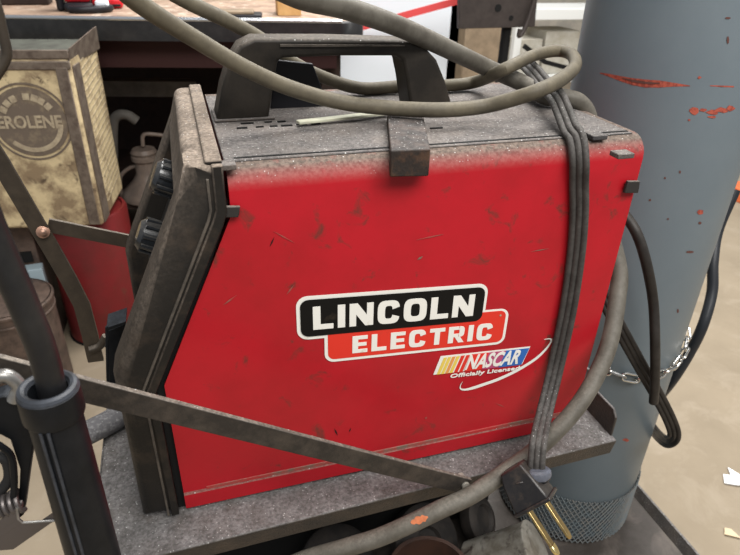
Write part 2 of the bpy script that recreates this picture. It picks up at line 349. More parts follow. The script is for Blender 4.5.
# raised rib running up the cheek near the case, and the step band across the top
rib = [(-.0475, .002), (-.0475, .150), (.0205, .294), (.024, .304), (.024, .340), (.016, .340), (.016, .306), (.0125, .297), (-.0545, .152), (-.0545, .002)]
b = B(); prism(b, XZ(rib, -.0080), (0, .006, 0)); obj('cheek_rib', b, 'plastic', bez, .0012)
rib2 = [(-.056, .002), (-.056, .153), (.0108, .297), (.0135, .306), (.0135, .330), (.0115, .330), (.0115, .306), (.0088, .298), (-.0582, .1535), (-.0582, .002)]
b = B(); prism(b, XZ(rib2, -.0069), (0, .003, 0)); obj('cheek_ridge', b, 'ridge', bez, .0005)
b = B(); prism(b, [(.012, -.002, .338), (.024, -.002, .338), (.024, WD - .0, .338), (.012, WD, .338)], (0, 0, .0045)); obj('seam_band', b, 'plastic', bez, .0015)
# recessed control panel, lettered strips left out (not readable)
b = B(); prism(b, XZ([(-.056, .04), (-.0545, .162), (.012, .306), (.018, .306), (-.047, .152), (-.047, .04)], .028), (0, WD - .054, 0)); cp = obj('control_panel', b, 'tab', wel)
nrm = Vector((-.144, 0, .0665)).normalized()
def ray_slope(px, py, off):   # a point on the slanted front, moved out by off
    p0 = Vector((-.0625, 0, .168)) + nrm * off
    r = (R @ Vector((px - CX, py - CY, F))).normalized(); t = (p0 - CAM).dot(nrm) / r.dot(nrm); return CAM + r * t
for (px, py, rr) in ((149, 236, .0165), (165, 178, .0165)):
    c = H(px, py, .12) - nrm * .024
    b = B(); lathe(b, [(rr * .6, 0), (rr * 1.08, .001), (rr * 1.08, .009), (rr * .96, .011), (rr * .9, .031), (rr * .7, .0345), (0, .035)], c, nrm, 28)
    kn = obj('control_knob', b, 'knob', wel)
    b = B(); q = Vector((0, 0, 1)).rotation_difference(nrm)
    for k in range(10):
        a = 2 * PI * k / 10; d = q @ Vector((math.cos(a), math.sin(a), 0)); cc = c + d * rr * .93
        cyl(b, cc + nrm * .011, cc + nrm * .030, .0022, 8)
    obj('knob_grip', b, 'knob', kn)
# carry handle
HY = .125
outer = [H(216, 119, HY), H(222, 88, HY), H(230, 62, HY), H(240, 46, HY), H(254, 39, HY), H(330, 39, HY), H(408, 41, HY), H(424, 46, HY), H(437, 60, HY), H(446, 82, HY), H(453, 114, HY)]
innr = [H(411, 114, HY), H(407, 80, HY), H(403, 60, HY), H(396, 56, HY), H(340, 56, HY), H(284, 58, HY), H(278, 61, HY), H(274, 85, HY), H(269, 121, HY)]
for p in (outer[0], outer[-1], innr[0], innr[-1]): p.z = TOP + .001
b = B(); prism(b, outer + innr, (0, .036, 0)); hd = obj('carry_handle', b, 'handle', wel, .0028, 3)
b = B(); prism(b, [H(275, 60, HY + .037), H(313, 64, HY + .037), H(331, 113, HY + .037), H(270, 116, HY + .037)], (0, .006, 0)); obj('handle_web', b, 'blk', hd, .001)
g = [p + Vector((0, -.0004, 0)) for p in (H(280, 44, HY), H(404, 45, HY), H(404, 46.5, HY), H(280, 46.5, HY))]
b = B(); prism(b, g, (0, -.0012, 0)); obj('handle_groove', b, 'ridge', hd)
b = B(); box(b, (.028, HY - .004, TOP + .001), (.082, HY + .04, TOP + .003)); obj('handle_foot', b, 'top', hd, .001)
b = B(); box(b, (.207, HY - .004, TOP + .001), (.258, HY + .04, TOP + .003)); obj('handle_foot', b, 'top', hd, .001)
# latch block over the front edge
fr = [Vector(p) for p in ((.1465, -.015, .3235), (.1785, -.015, .3215), (.1785, -.015, .3435), (.1465, -.015, .3445))]
k0, k1 = P(387, 113, 2, .344), P(424, 117, 2, .344)
bk = [Vector((k0.x, k0.y, .336)), Vector((k1.x, k1.y, .336)), Vector((k1.x, k1.y, .3435)), Vector((k0.x, k0.y, .3445))]
b = B(); va = [b.verts.new(p) for p in fr]; vb = [b.verts.new(p) for p in bk]; b.faces.new(va); b.faces.new(vb[::-1])
for k in range(4): b.faces.new((va[k], va[(k + 1) % 4], vb[(k + 1) % 4], vb[k]))
la = obj('door_latch', b, 'latch', wel, .0012)
# moulded tabs
def tabp(px0, px1, py0, py1):
    b = B(); prism(b, [H(px0 + 4, py0, -.002), H(px1, py0, -.002), H(px1 - 2, py1, -.002), H(px0, py1, -.002)], (0, -.0035, 0)); return b
obj('hinge_tab', tabp(217, 240, 205, 216), 'tab', wel, .0008)
obj('hinge_tab', tabp(622, 638, 180, 192), 'tab', wel, .0008)
for p in ((627, 152), (601, 134), (230, 163)):
    c = P(p[0], p[1], 2, TOP + .003); b = B(); box(b, c + Vector((-.011, -.005, -.004)), c + Vector((.004, .007, .0002))); obj('top_tab', b, 'top', wel, .0008)
for x, y in ((-.06, .02), (-.06, .235), (.36, .02), (.36, .235)):
    b = B(); cyl(b, (x, y, TZ), (x, y, .003), .008, 16); obj('foot', b, 'blackrub', wel)

# decals on the side of the case
SK = .070
def pan(x, z, d=0): return Vector((x, -.0004 - d, z - SK * (x - .077)))
def rrect(x0, x1, z0, z1, r, rs=(1, 1, 1, 1), n=6):
    out = []
    for (cx, cz, a0, k) in ((x0, z0, PI, rs[0]), (x1, z0, 1.5 * PI, rs[1]), (x1, z1, 0, rs[2]), (x0, z1, .5 * PI, rs[3])):
        rr = r * k; ccx = cx + (rr if cx == x0 else -rr); ccz = cz + (rr if cz == z0 else -rr)
        for i in range(n + 1):
            a = a0 + .5 * PI * i / n; out.append((ccx + rr * math.cos(a), ccz + rr * math.sin(a)))
    return out
def flat(name, pts, m, d0, th=.0003, parent=None):
    b = B(); prism(b, [pan(x, z, d0) for x, z in pts], (0, -th, 0)); return obj(name, b, m, parent, smooth=False)
b = B(); prism(b, [pan(x, z) for x, z in rrect(.0730, .2530, .1755, .2195, .010)], (0, -.0004, 0))
prism(b, [pan(x, z, .00012) for x, z in rrect(.0970, .2790, .1485, .1900, .009, (1, 1, 1, .1))], (0, -.0004, 0))
logo = obj('brand_decal', b, 'white', wel, smooth=False)
tag(logo, 'white bordered black and red brand sticker')
flat('red_field', rrect(.1000, .2760, .1515, .1880, .0065, (1, 1, 1, .1)), 'decred', .0005, parent=logo)
flat('black_field', rrect(.0762, .2500, .1790, .2162, .0075), 'black', .0009, parent=logo)
GL = {  # heavy wide capitals, each an outline (with an optional hole) in a 0..w by 0..1 cell
 'L': (.92, [[(0, 0), (.92, 0), (.92, .22), (.34, .22), (.34, 1), (0, 1)]]),
 'I': (.34, [[(0, 0), (.34, 0), (.34, 1), (0, 1)]]),
 'N': (1.12, [[(0, 0), (.31, 0), (.31, .52), (.74, 0), (1.12, 0), (1.12, 1), (.81, 1), (.81, .48), (.38, 1), (0, 1)]]),
 'E': (.90, [[(0, 0), (.90, 0), (.90, .21), (.34, .21), (.34, .40), (.84, .40), (.84, .60), (.34, .60), (.34, .79), (.9, .79), (.9, 1), (0, 1)]]),
 'T': (.98, [[(.32, 0), (.66, 0), (.66, .78), (.98, .78), (.98, 1), (0, 1), (0, .78), (.32, .78)]]),
 'C': (1.06, 'arc'), 'O': (1.14, 'ring'), 'R': (1.06, 'R')}
def squirc(cx, cy, a, c, th): 
    e = .56; return (cx + a * math.copysign(abs(math.cos(th)) ** e, math.cos(th)), cy + c * math.copysign(abs(math.sin(th)) ** e, math.sin(th)))
def band(bm, mf, cx, cy, a, c, ta, tb, t0, t1, n=28):
    rows = []
    for i in range(n + 1):
        th = t0 + (t1 - t0) * i / n; o = squirc(cx, cy, a, c, th); q = squirc(cx, cy, a - ta, c - tb, th)
        rows.append([bm.verts.new(mf(*o, 0)), bm.verts.new(mf(*q, 0)), bm.verts.new(mf(*q, 1)), bm.verts.new(mf(*o, 1))])
    for r0, r1 in zip(rows, rows[1:]):
        for k in range(4): bm.faces.new((r0[k], r0[(k + 1) % 4], r1[(k + 1) % 4], r1[k]))
def letters(word, x0, x1, z0, z1, d0, gap=.2, th=.0003):
    W = sum(GL[ch][0] for ch in word) + gap * (len(word) - 1); sx = (x1 - x0) / W; bm = B(); cx = 0
    for ch in word:
        w_, g_ = GL[ch]
        def mf(u, v, k, cx=cx): return pan(x0 + (cx + u) * sx, z0 + (z1 - z0) * v, d0 + th * k)
        if isinstance(g_, list):
            for pl_ in g_:
                a = [bm.verts.new(mf(u, v, 0)) for u, v in pl_]; c = [bm.verts.new(mf(u, v, 1)) for u, v in pl_]
                bm.faces.new(a); bm.faces.new(c[::-1]); n = len(a)
                for i in range(n): bm.faces.new((a[i], a[(i + 1) % n], c[(i + 1) % n], c[i]))
        elif g_ == 'ring': band(bm, mf, w_ / 2, .5, w_ / 2, .52, .35, .23, 0, 2 * PI)
        elif g_ == 'arc': band(bm, mf, w_ / 2, .5, w_ / 2, .52, .35, .23, .22, 2 * PI - .22)
        elif g_ == 'R':
            for pl_ in ([(0, 0), (.34, 0), (.34, .36), (.42, .36), (.70, 0), (1.06, 0), (.78, .36), (.66, .36), (.66, .56), (.34, .56), (.34, .80), (.66, .80), (.66, 1), (0, 1)],):
                a = [bm.verts.new(mf(u, v, 0)) for u, v in pl_]; c = [bm.verts.new(mf(u, v, 1)) for u, v in pl_]
                bm.faces.new(a); bm.faces.new(c[::-1])
                for i in range(len(a)): bm.faces.new((a[i], a[(i + 1) % len(a)], c[(i + 1) % len(a)], c[i]))
            band(bm, mf, .66, .68, .38, .32, .33, .2, -PI / 2 + .02, PI / 2 - .02, 16)
        cx += w_ + gap
    return bm
obj('lettering', letters('LINCOLN', .0870, .2400, .1858, .2092, .0012), 'white', logo, smooth=False)
obj('lettering', letters('ELECTRIC', .1225, .2635, .1562, .1748, .0009, .24), 'white', logo, smooth=False)
b = B(); lathe(b, [(.0, 0), (.0011, 0), (.0011, .0004), (0, .0004)], pan(.2700, .183, .0008), (0, -1, 0), 12); obj('registered_mark', b, 'tinletter', logo)
# racing sticker : coloured slanting bars, name and line below
def par(x0, x1, z0, z1, it=.006): return [(x0, z0), (x1, z0), (x1 + it, z1), (x0 + it, z1)]
r2 = flat('racing_decal', par(.2055, .3045, .1195, .1412), 'white', .0, .0003, wel)
tag(r2, 'small racing sticker with coloured slanting bars')
for i, (x0, x1, c) in enumerate(((.209, .2125, 'yellow'), (.2135, .217, 'yellow'), (.218, .2215, 'orange'), (.2225, .226, 'yellow'), (.2275, .2315, 'decred'), (.233, .237, 'decred'))):
    flat('colour_bar', par(x0, x1, .1195, .1392), c, .0004, .0002, r2)
for x0, x1, c in ((.239, .258, 'pink'), (.258, .277, 'pink'), (.277, .3035, 'blue')):
    flat('colour_field', par(x0, x1, .1193, .1395), c if x0 > .24 else 'decred', .0004, .0002, r2)
obj('lettering', text_on('NASCAR', .2385, .2985, .1213, .1392, lambda x, z, d: pan(x, z, .0007 + d), bold=.03, italic=.005), 'white', r2, smooth=False)
obj('lettering', text_on('Officially Licensed', .2235, .3015, .1115, .1178, lambda x, z, d: pan(x, z, .0002 + d), bold=.02, italic=.001), 'white', r2, smooth=False)
pl = [(.2385, .1065), (.2365, .1015), (.2375, .0972), (.243, .0955), (.2515, .0965), (.262, .0990), (.28, .104), (.30, .1125), (.318, .1235), (.3275, .133), (.3325, .141), (.334, .146), (.3315, .1485), (.325, .1485)]
wd = [.0002, .0004, .0008, .0013, .0019, .002, .002, .002, .0019, .0016, .0012, .001, .0007, .0003]
b = B(); path = spline([pan(x, z, .0002) for x, z in pl], 5); n = len(path); L0, L1 = [], []
for i, p in enumerate(path):
    t = (path[min(i + 1, n - 1)] - path[max(i - 1, 0)]).normalized(); s = Vector((-t.z, 0, t.x)); k = i / 5; k0 = min(int(k), len(wd) - 2); ww = (wd[k0] * (1 - (k - k0)) + wd[k0 + 1] * (k - k0)) * 1.0
    L0.append(b.verts.new(p + s * ww + Vector((0, -.0003, 0)))); L1.append(b.verts.new(p - s * ww + Vector((0, -.0003, 0))))
for i in range(n - 1): b.faces.new((L0[i], L0[i + 1], L1[i + 1], L1[i]))
obj('swoosh', b, 'white', r2, smooth=False)
# scratches and chips on the case
for k, (px, py, l, wd_, ang) in enumerate(((430, 237, 22, .8, .1), (284, 237, 18, .8, 2.5), (336, 432, 10, 1.1, 1.9), (420, 258, 5, 1.6, .5), (426, 418, 2.5, 2.5, 0), (580, 284, 2.5, 3, 0), (500, 405, 14, .8, -.6), (230, 300, 12, 1, .6), (350, 430, 5, 1, 1.2), (540, 250, 16, .6, .05), (290, 290, 10, .9, .9), (272, 242, 8, .8, 1.1))):
    wd_ *= 1.5; l *= 1.2; c = H(px, py, -.0004); s = .00095; a = ang; u = Vector((math.cos(a), 0, math.sin(a))); v = Vector((-u.z, 0, u.x)); b = B()
    pts = [c - u * l * s / 2, c + v * wd_ * s / 2, c + u * l * s / 2, c - v * wd_ * s / 2]
    prism(b, pts, (0, -.0002, 0)); obj('scratch', b, 'gap' if k % 3 == 2 else 'redhem', case, smooth=False)

# pale plastic strip lying on the top
b = B(); a0, a1 = P(298, 124, 2, TOP + .0035), P(388, 114, 2, TOP + .0035); t = (a1 - a0).normalized(); v = Vector((0, 0, 1)).cross(t)
prism(b, [a0 - v * .0038, a1 - v * .0050, a1 + v * .0050 , a0 + v * .0045], (0, 0, .0026))
tag(obj('plastic_strip', b, 'strip', bevel=.0006), 'thin pale yellowish plastic strip lying on top of the welder', 'plastic strip')

# ================================================================== cables over the welder
ZC = .3525
CB = [H(100, -30, .03), H(140, 4, .045), H(200, 42, .065), H(245, 68, .075), H(290, 88, .085), T(340, 102, ZC + .004), T(390, 108, ZC), T(440, 110, ZC), T(480, 107, ZC), T(510, 100, ZC + .008), T(540, 90, ZC + .018), T(563, 78, ZC + .022),
      T(575, 66, ZC + .022), T(572, 55, ZC + .022), T(558, 51, ZC + .022), T(535, 55, ZC + .022), T(505, 69, ZC + .018), H(475, 82, .195), H(440, 92, .195), H(400, 94, .20), H(360, 89, .20), H(320, 76, .20), H(285, 58, .19), H(262, 40, .18), H(230, 22, .17), H(190, 3, .16), H(150, -20, .15)]
for p in CB[17:22]: p.z = max(p.z, TOP + .0085)
b = B(); tube(b, CB, .0066, 14, 8)
tag(obj('coiled_cable', b, 'cable'), 'thin olive grey cable looping in front of and behind the welder handle', 'cable')
GC = [H(255, -25, .05), H(300, -3, .06), H(345, 8, .08), H(400, 27, .11), H(450, 50, .14), T(490, 69, .365), T(520, 82, .352), Vector((.357, .115, .3465)), Vector((.374, .108, .346)), Vector((.390, .104, .341)), Vector((.402, .100, .325)), Vector((.406, .095, .29)), Vector((.411, .07, .25)),
      H(618, 265, .03), H(617, 300, .01), H(610, 340, -.012), H(598, 372, -.028), H(580, 403, -.044), H(556, 431, -.054), H(533, 452, -.056), H(511, 468, -.060), H(473, 494, -.070), H(441, 509, -.073), H(414, 522, -.072), H(380, 537, -.068), H(345, 548, -.064), H(290, 566, -.05), Vector((.0, -.065, -.07)), Vector((-.02, -.07, -.2)), Vector((.0, -.08, -.36)), Vector((.06, -.09, -.47)), Vector((.16, -.10, FL + .009)), Vector((.3, -.12, FL + .009))]
b = B(); tube(b, GC, .0088, 16, 8)
gc = obj('welding_cable', b, 'guncable'); tag(gc, 'thick grey welding gun cable over the welder top, down its back, below the shelf', 'cable')
gax = (H(430, 513, -.073) - H(405, 526, -.072)).normalized(); gc0 = H(420, 519, -.0725); gv = (CAM - gc0); gv = (gv - gax * gv.dot(gax)).normalized(); gs = gax.cross(gv)
b = B(); rows = []
for i in range(9):
    u = (i - 4) / 4; hw_ = (.38 - .3 * u * u) * (1 + .3 * math.sin(i * 2.3)); row = []
    for k in range(4):
        an = .05 + hw_ * (k / 1.5 - 1) + .12 * u; row.append(b.verts.new(gc0 + gax * u * .0085 + (gv * math.cos(an) + gs * math.sin(an)) * .0091))
    rows.append(row)
for r0, r1 in zip(rows, rows[1:]):
    for k in range(3): b.faces.new((r0[k], r0[k + 1], r1[k + 1], r1[k]))
obj('orange_scrape', b, 'scrape', gc, smooth=False)

# ================================================================== power cord with plug
def ribsec(r, n=8):
    """flat three-core cord: three touching round cores, width along u"""
    out = []
    for k in range(3):
        cx = (1 - k) * r * 1.7
        for i in range(n + 1):
            a = PI * i / n
            if k == 0 or i > 0: out.append((cx + r * math.cos(a), r * math.sin(a)))
    for k in range(3):
        cx = (k - 1) * r * 1.7
        for i in range(1, n + (1 if k < 2 else 0)):
            a = PI + PI * i / n; out.append((cx + r * math.cos(a), r * math.sin(a)))
    # keep valleys shallow
    return [(u, v if abs(v) > r * .45 else (.45 * r if v >= 0 else -.45 * r)) if abs(u) < 2 * r else (u, v) for u, v in out]
cord = thing('power_cord', 'flat ribbed grey power cord draped down the red side, ending in a plug', 'power cord', H(535, 465, -.03))
FC = [Vector(p) for p in ((.400, .24, .358), (.376, .175, .359), (.350, .11, .3592), (.335, .065, .3585), (.326, .035, .350), (.3205, .016, .3435), (.3185, .001, .3385), (.3185, -.0085, .322))] + [H(579, 185, -.0075), H(579, 215, -.0075), H(576, 255, -.0075), H(568, 310, -.008), H(555, 370, -.012), H(544, 415, -.035), H(539, 438, -.068), H(537, 455, -.078), H(536, 472, -.083)]
b = B(); sweep(b, spline(FC, 8), ribsec(.0031), lambda p: (CAM - p))
obj('cord', b, 'cord', cord)
# plug : housing, neck, collar, two blades
pc = H(527, 489, -.088)
ax = (R @ Vector((.52, .80, -.24))).normalized()
sd = R @ Vector((.58, -.63, -.36)); sd = (sd - ax * sd.dot(ax)).normalized(); nr = ax.cross(sd).normalized()
if nr.dot(CAM - pc) < 0: nr = -nr
def pl3(u, v, w_): return pc + sd * u + nr * v + ax * w_
b = B(); q4 = ((-1, -1), (1, -1), (1, 1), (-1, 1))
rings = [[b.verts.new(pl3(u * hu, v * hv, w_)) for u, v in q4] for hu, hv, w_ in ((.012, .009, -.024), (.0155, .012, -.012), (.0185, .0135, .008), (.0185, .0135, .014))]
for A_, B_ in zip(rings, rings[1:]):
    for k in range(4): b.faces.new((A_[k], A_[(k + 1) % 4], B_[(k + 1) % 4], B_[k]))
b.faces.new(rings[0]); b.faces.new(rings[-1][::-1]); pg = obj('plug', b, 'plug', cord, .002, 3)
tag(pg, 'black two blade plug')
b = B(); prism(b, [pl3(-.0205, -.015, .0125), pl3(.0205, -.015, .0125), pl3(.0205, .015, .0125), pl3(-.0205, .015, .0125)], ax * .0035); obj('plug_rim', b, 'plug', pg, .0012)
ca = FC[-1]; dn_ = (R @ Vector((.05, 1, .05))).normalized()
b = B(); t0, t1 = ca + dn_ * .006, pl3(.004, .0, -.004)
fr_ = [(-.0125, -.010), (.0125, -.010), (.0125, .010), (-.0125, .010)]
va = [b.verts.new(t0 + (R @ Vector((u, -v * .3, -v)))) for u, v in fr_]; vb = [b.verts.new(t1 + (R @ Vector((u * 1.15, -v * .3, -v * 1.1)))) for u, v in fr_]
b.faces.new(va); b.faces.new(vb[::-1])
for k in range(4): b.faces.new((va[k], va[(k + 1) % 4], vb[(k + 1) % 4], vb[k]))
obj('plug_neck', b, 'plug', pg, .002, 3)
b = B(); lathe(b, [(.0, 0), (.0115, 0), (.0140, .002), (.0145, .006), (.0130, .009), (0, .009)], ca - dn_ * .004, dn_, 28); obj('strain_relief', b, 'plugcol', pg)
for u, l in ((-.0105, .048), (.0095, .040)):
    b = B(); e0 = .0155; prism(b, [pl3(u - .0012, -.0045, e0), pl3(u - .0012, .0045, e0), pl3(u - .0012, .0045, e0 + l - .004), pl3(u - .0012, .002, e0 + l), pl3(u - .0012, -.002, e0 + l), pl3(u - .0012, -.0045, e0 + l - .004)], sd * .0024)
    bl = obj('blade', b, 'brass', pg, .0003)
    if u < 0:
        b = B(); prism(b, [pl3(u - .0018, -.0048, e0 + l - .010), pl3(u - .0018, .0048, e0 + l - .010), pl3(u - .0018, .0048, e0 + l - .004), pl3(u - .0018, .002, e0 + l + .0005), pl3(u - .0018, -.002, e0 + l + .0005), pl3(u - .0018, -.0048, e0 + l - .004)], sd * .0036); obj('blade_tip', b, 'brasstip', bl, .0005)

# ================================================================== gas cylinder
TC = Vector((.603, .227, 0)); TR = .115
tk = thing('gas_cylinder', 'tall grey gas cylinder with red paint scratches standing on the cart', 'gas cylinder', (TC.x, TC.y, BZ))
b = B(); lathe(b, [(.0, .0), (.095, 0), (.108, .004), (TR, .016), (TR, .98), (.112, 1.02), (.1, 1.06), (.075, 1.10), (.04, 1.125), (.034, 1.14), (.034, 1.17), (0, 1.17)], (TC.x, TC.y, BZ), n=96)
obj('cylinder_body', b, 'tank', tk)
b = B(); lathe(b, [(.0, 1.17), (.014, 1.17), (.014, 1.215), (.008, 1.22), (.008, 1.235), (.022, 1.235), (.024, 1.25), (.008, 1.252), (0, 1.252)], (TC.x, TC.y, BZ), n=24); obj('valve', b, 'brass', tk)
def cylhit(px, py, rad):
    r = (R @ Vector((px - CX, py - CY, F))).normalized(); o = CAM - TC; a = r.x ** 2 + r.y ** 2; bb = 2 * (o.x * r.x + o.y * r.y); c = o.x ** 2 + o.y ** 2 - rad ** 2
    d = bb * bb - 4 * a * c
    if d < 0: d = 0
    return CAM + r * ((-bb - math.sqrt(d)) / (2 * a))
def onsurf(pts, off=.0004):
    out = []
    for px, py in pts: out.append(cylhit(px, py, TR + off))
    return out
def patch(pts, m, off, name):
    """an outline laid on the curved paint, subdivided to follow it"""
    b = B(); top = [p for p in pts[0]]; bot = [p for p in pts[1]]
    T = [b.verts.new(cylhit(x, y, TR + off)) for x, y in top]; Bt = [b.verts.new(cylhit(x, y, TR + off)) for x, y in bot]
    for i in range(len(T) - 1): b.faces.new((T[i], T[i + 1], Bt[i + 1], Bt[i]))
    return obj(name, b, m, tk, smooth=False)
patch(([(600, 72.5), (610, 74), (620, 76), (632, 78), (645, 79.5), (660, 80.5), (675, 83), (690, 85.5)], [(600, 73.5), (610, 77), (620, 81), (632, 85), (645, 87.5), (660, 87.5), (675, 86.5), (690, 86.3)]), 'tankred', .0004, 'paint_scratch')
patch(([(622, 77.5), (632, 79.5), (645, 81.5), (660, 83)], [(622, 78.3), (632, 82), (645, 84), (660, 83.8)]), 'tankdark', .0008, 'paint_scratch')
patch(([(710, 85.3), (722, 85.6), (734, 86)], [(710, 86.1), (722, 87), (734, 87.4)]), 'tankred', .0004, 'paint_scratch')
for cx_, cy_, wx, wy in ((694, 111, 5, 4.5), (703, 110, 5, 1.8), (713, 112, 7, 3), (722, 110, 7, 3.4), (731, 108.5, 6, 3), (712, 117, 5, 1.4), (700, 212, 4, 2.6), (699.5, 77.5, 2, 1.6), (626, 440, 3.5, 1.8), (689, 120, 1.5, 1.2)):
    n = 10; ps = [(cx_ + wx * math.cos(2 * PI * k / n) * random.uniform(.6, 1.1), cy_ + wy * math.sin(2 * PI * k / n) * random.uniform(.6, 1.1)) for k in range(n)]
    b = B(); c0 = b.verts.new(cylhit(cx_, cy_, TR + .0005)); vs = [b.verts.new(cylhit(x, y, TR + .0005)) for x, y in ps]
    for k in range(n): b.faces.new((c0, vs[k], vs[(k + 1) % n]))
    obj('paint_chip', b, 'tankred', tk, smooth=False)
for cx_, cy_, wx, wy in ((650, 200, 1.2, 1.2), (665, 178, 1, 1.3), (700, 223, 1.6, 1.4), (680, 172, 1, 1.6), (690, 252, 4, 1.2), (678, 311, .9, 2.2), (728, 18, 3, 1), (728, 40, 1.2, 4), (668, 219, 1, 1)):
    b = B(); vs = [b.verts.new(cylhit(cx_ + wx * math.cos(2 * PI * k / 8), cy_ + wy * math.sin(2 * PI * k / 8), TR + .0005)) for k in range(8)]; b.faces.new(vs); obj('dark_chip', b, 'tankdark', tk, smooth=False)
# plastic net sleeve round the foot
b = B(); NH, NS = .10, 82
for sgn in (1, -1):
    for k in range(NS):
        pts = []
        for i in range(13):
            t = i / 12; a = 2 * PI * k / NS + sgn * t * .60; rr = TR + .0022 + (.0006 if sgn > 0 else -.0004)
            pts.append(Vector((TC.x + rr * math.cos(a), TC.y + rr * math.sin(a), BZ + .006 + NH * t)))
        sweep(b, pts, [(.0011, 0), (0, .0012), (-.0011, 0), (0, -.0012)], lambda p: Vector((p.x - TC.x, p.y - TC.y, 0)))
obj('net_sleeve', b, 'net', tk)

# chain round the cylinder
chpts = [(566, 352), (580, 366), (594, 372), (612, 371), (627, 378), (648, 379), (662, 373), (673, 368), (680, 360), (685, 350), (684, 341)]
cp_ = []
for (px, py) in chpts[:-2]: cp_.append(cylhit(px, py, TR + .006))
def polar(a, z, r=TR + .006): return Vector((TC.x + r * math.cos(a), TC.y + r * math.sin(a), z))
last = cp_[-1]; a_l = math.atan2(last.y - TC.y, last.x - TC.x)
for k in range(1, 4): cp_.append(polar(a_l + .25 * k, last.z + .006 * k))
path = spline(cp_, 20)
chn = thing('safety_chain', 'shiny zinc chain hanging round the grey gas cylinder', 'chain', tuple(cp_[4]))
LL = .0225
# resample
acc = [0]
for i in range(1, len(path)): acc.append(acc[-1] + (path[i] - path[i - 1]).length)
def at_len(s):
    for i in range(1, len(path)):
        if acc[i] >= s: return path[i - 1].lerp(path[i], (s - acc[i - 1]) / (acc[i] - acc[i - 1] + 1e-9))
    return path[-1]
s = .0; i = 0
while s + LL < acc[-1]:
    p0, p1 = at_len(s), at_len(s + LL * 1.2); c = (p0 + p1) / 2; t = (p1 - p0).normalized(); out = Vector((c.x - TC.x, c.y - TC.y, 0)).normalized(); out = (out - t * out.dot(t)).normalized(); up_ = t.cross(out)
    side = (up_ * .95 + out * .3).normalized() if i % 2 == 0 else (out * .8 - up_ * .6).normalized()
    hl, hw = LL * .36, .0056; ring = []
    for k in range(20):
        a = 2 * PI * k / 20; ring.append(c + t * (hl * (1 if math.cos(a) > 0 else -1) + hw * math.cos(a) * .9) + side * hw * math.sin(a))
    b = B(); sweep(b, ring, circ(.0019, 8), t.cross(side), closed=True); obj('link', b, 'chrome', chn); s += LL; i += 1

# ================================================================== cords right of the welder
flat2 = lambda r: ribsec(r, 6)
b = B(); pts = [H(585, 262, .12), H(600, 290, .105), H(618, 325, .085), H(640, 365, .07), H(660, 400, .06), H(672, 425, .055), H(674, 437, .055), H(668, 442, .075), back(662, 439, .88), back(656, 433, .95), back(650, 425, .99), back(640, 410, 1.02)]
sweep(b, spline(pts, 8), flat2(.0034), lambda p: CAM - p)
tag(obj('extension_cord', b, 'cleancord'), 'dark brown flat cord ending in a loop low beside the grey cylinder', 'cord')
b = B(); tube(b, [H(605, 195, .115), H(622, 212, .11), H(636, 232, .09), H(646, 262, .075), H(653, 300, .07), H(655, 340, .055), H(655, 380, .05), H(653.5, 402, .05)], .0062, 12, 8)
tag(obj('hanging_cord', b, 'cleancord'), 'dark cord hanging straight down between welder and gas cylinder with a blunt end', 'cord')
b = B(); tube(b, [back(735, 190, 1.10), back(718, 230, 1.07), back(713, 262, 1.04), back(712, 292, 1.02), back(703, 325, .99), back(690, 352, .985), back(674, 378, .98), back(660, 396, 1.0), back(640, 420, 1.04)], .0085, 14, 8)
tag(obj('gas_hose', b, 'hose'), 'black gas hose curving down behind the right side of the grey cylinder', 'hose')

# ================================================================== flat bar across the front
def barbm(pts, hw, th, wdir):
    """a flat bar along pts; hw half height, th thickness; wdir width direction"""
    b = B(); sweep(b, [Vector(p) for p in pts], [(-th / 2, -hw), (th / 2, -hw), (th / 2, hw), (-th / 2, hw)], wdir); return b
p0, p1 = H(-60, 353, -.075), H(466, 485.5, -.058)
fb = thing('flat_steel_bar', 'long grimy flat steel bar crossing in front of the welder to the cart lip', 'steel bar', tuple(p1))
obj('bar', barbm([p0, p1], .0093, .0045, (0, 0, 1)), 'bar', fb, .0008)
b = B(); c = H(465, 484.5, -.060); cyl(b, c + Vector((0, .012, 0)), c + Vector((0, -.003, 0)), .004, 16); obj('bolt', b, 'can', fb)

# ================================================================== lever and rubber sleeve at the left
lv = thing('pump_lever', 'black steel lever pole pushed into a rubber sleeve in the left foreground', 'lever', tuple(H(92, 560, -.13)))
LY = -.13
b = B(); tube(b, [H(-60, 120, LY), H(-30, 180, LY), H(-5, 240, LY), H(13, 280, LY), H(26, 310, LY), H(42, 350, LY), H(52, 388, LY), H(60, 425, LY)], .0074, 20, 6); obj('pole', b, 'lever', lv)
s0, s1 = H(48, 389, LY), H(106, 600, LY); d = (s1 - s0).normalized()
b = B(); lathe(b, [(.0100, .03), (.0104, .0), (.0145, -.0006), (.0161, .0008), (.0164, .0165), (.0158, .018), (.0143, .0185), (.0166, (s1 - s0).length), (.0118, (s1 - s0).length)], s0, d, 40)
sl = obj('rubber_sleeve', b, 'sleeve', lv)
b = B(); ring = []; q = Vector((0, 0, 1)).rotation_difference(d)
for k in range(40): a = 2 * PI * k / 40; ring.append(s0 + q @ Vector((.0133 * math.cos(a), .0133 * math.sin(a), -.0002)))
sweep(b, ring, circ(.0026, 8), d, closed=True); obj('sleeve_rim', b, 'rim', sl)
vc = (CAM - s0); vc = (vc - d * vc.dot(d)).normalized(); sdv = d.cross(vc)
for an in (.62, .36):
    o_ = (vc * math.cos(an) + sdv * math.sin(an)) * .0158
    if sdv.dot(R @ Vector((1, 0, 0))) > 0: o_ = (vc * math.cos(an) - sdv * math.sin(an)) * .0158
    b = B(); cyl(b, s0 + o_ + d * .018, s1 + o_, .0009, 8); obj('sleeve_rib', b, 'rim', sl)
b = B(); c = H(50, 487, -.115); cyl(b, c, c + (R @ Vector((.012, .004, .006))), .0025, 10); obj('wire_end', b, 'scrape', lv)

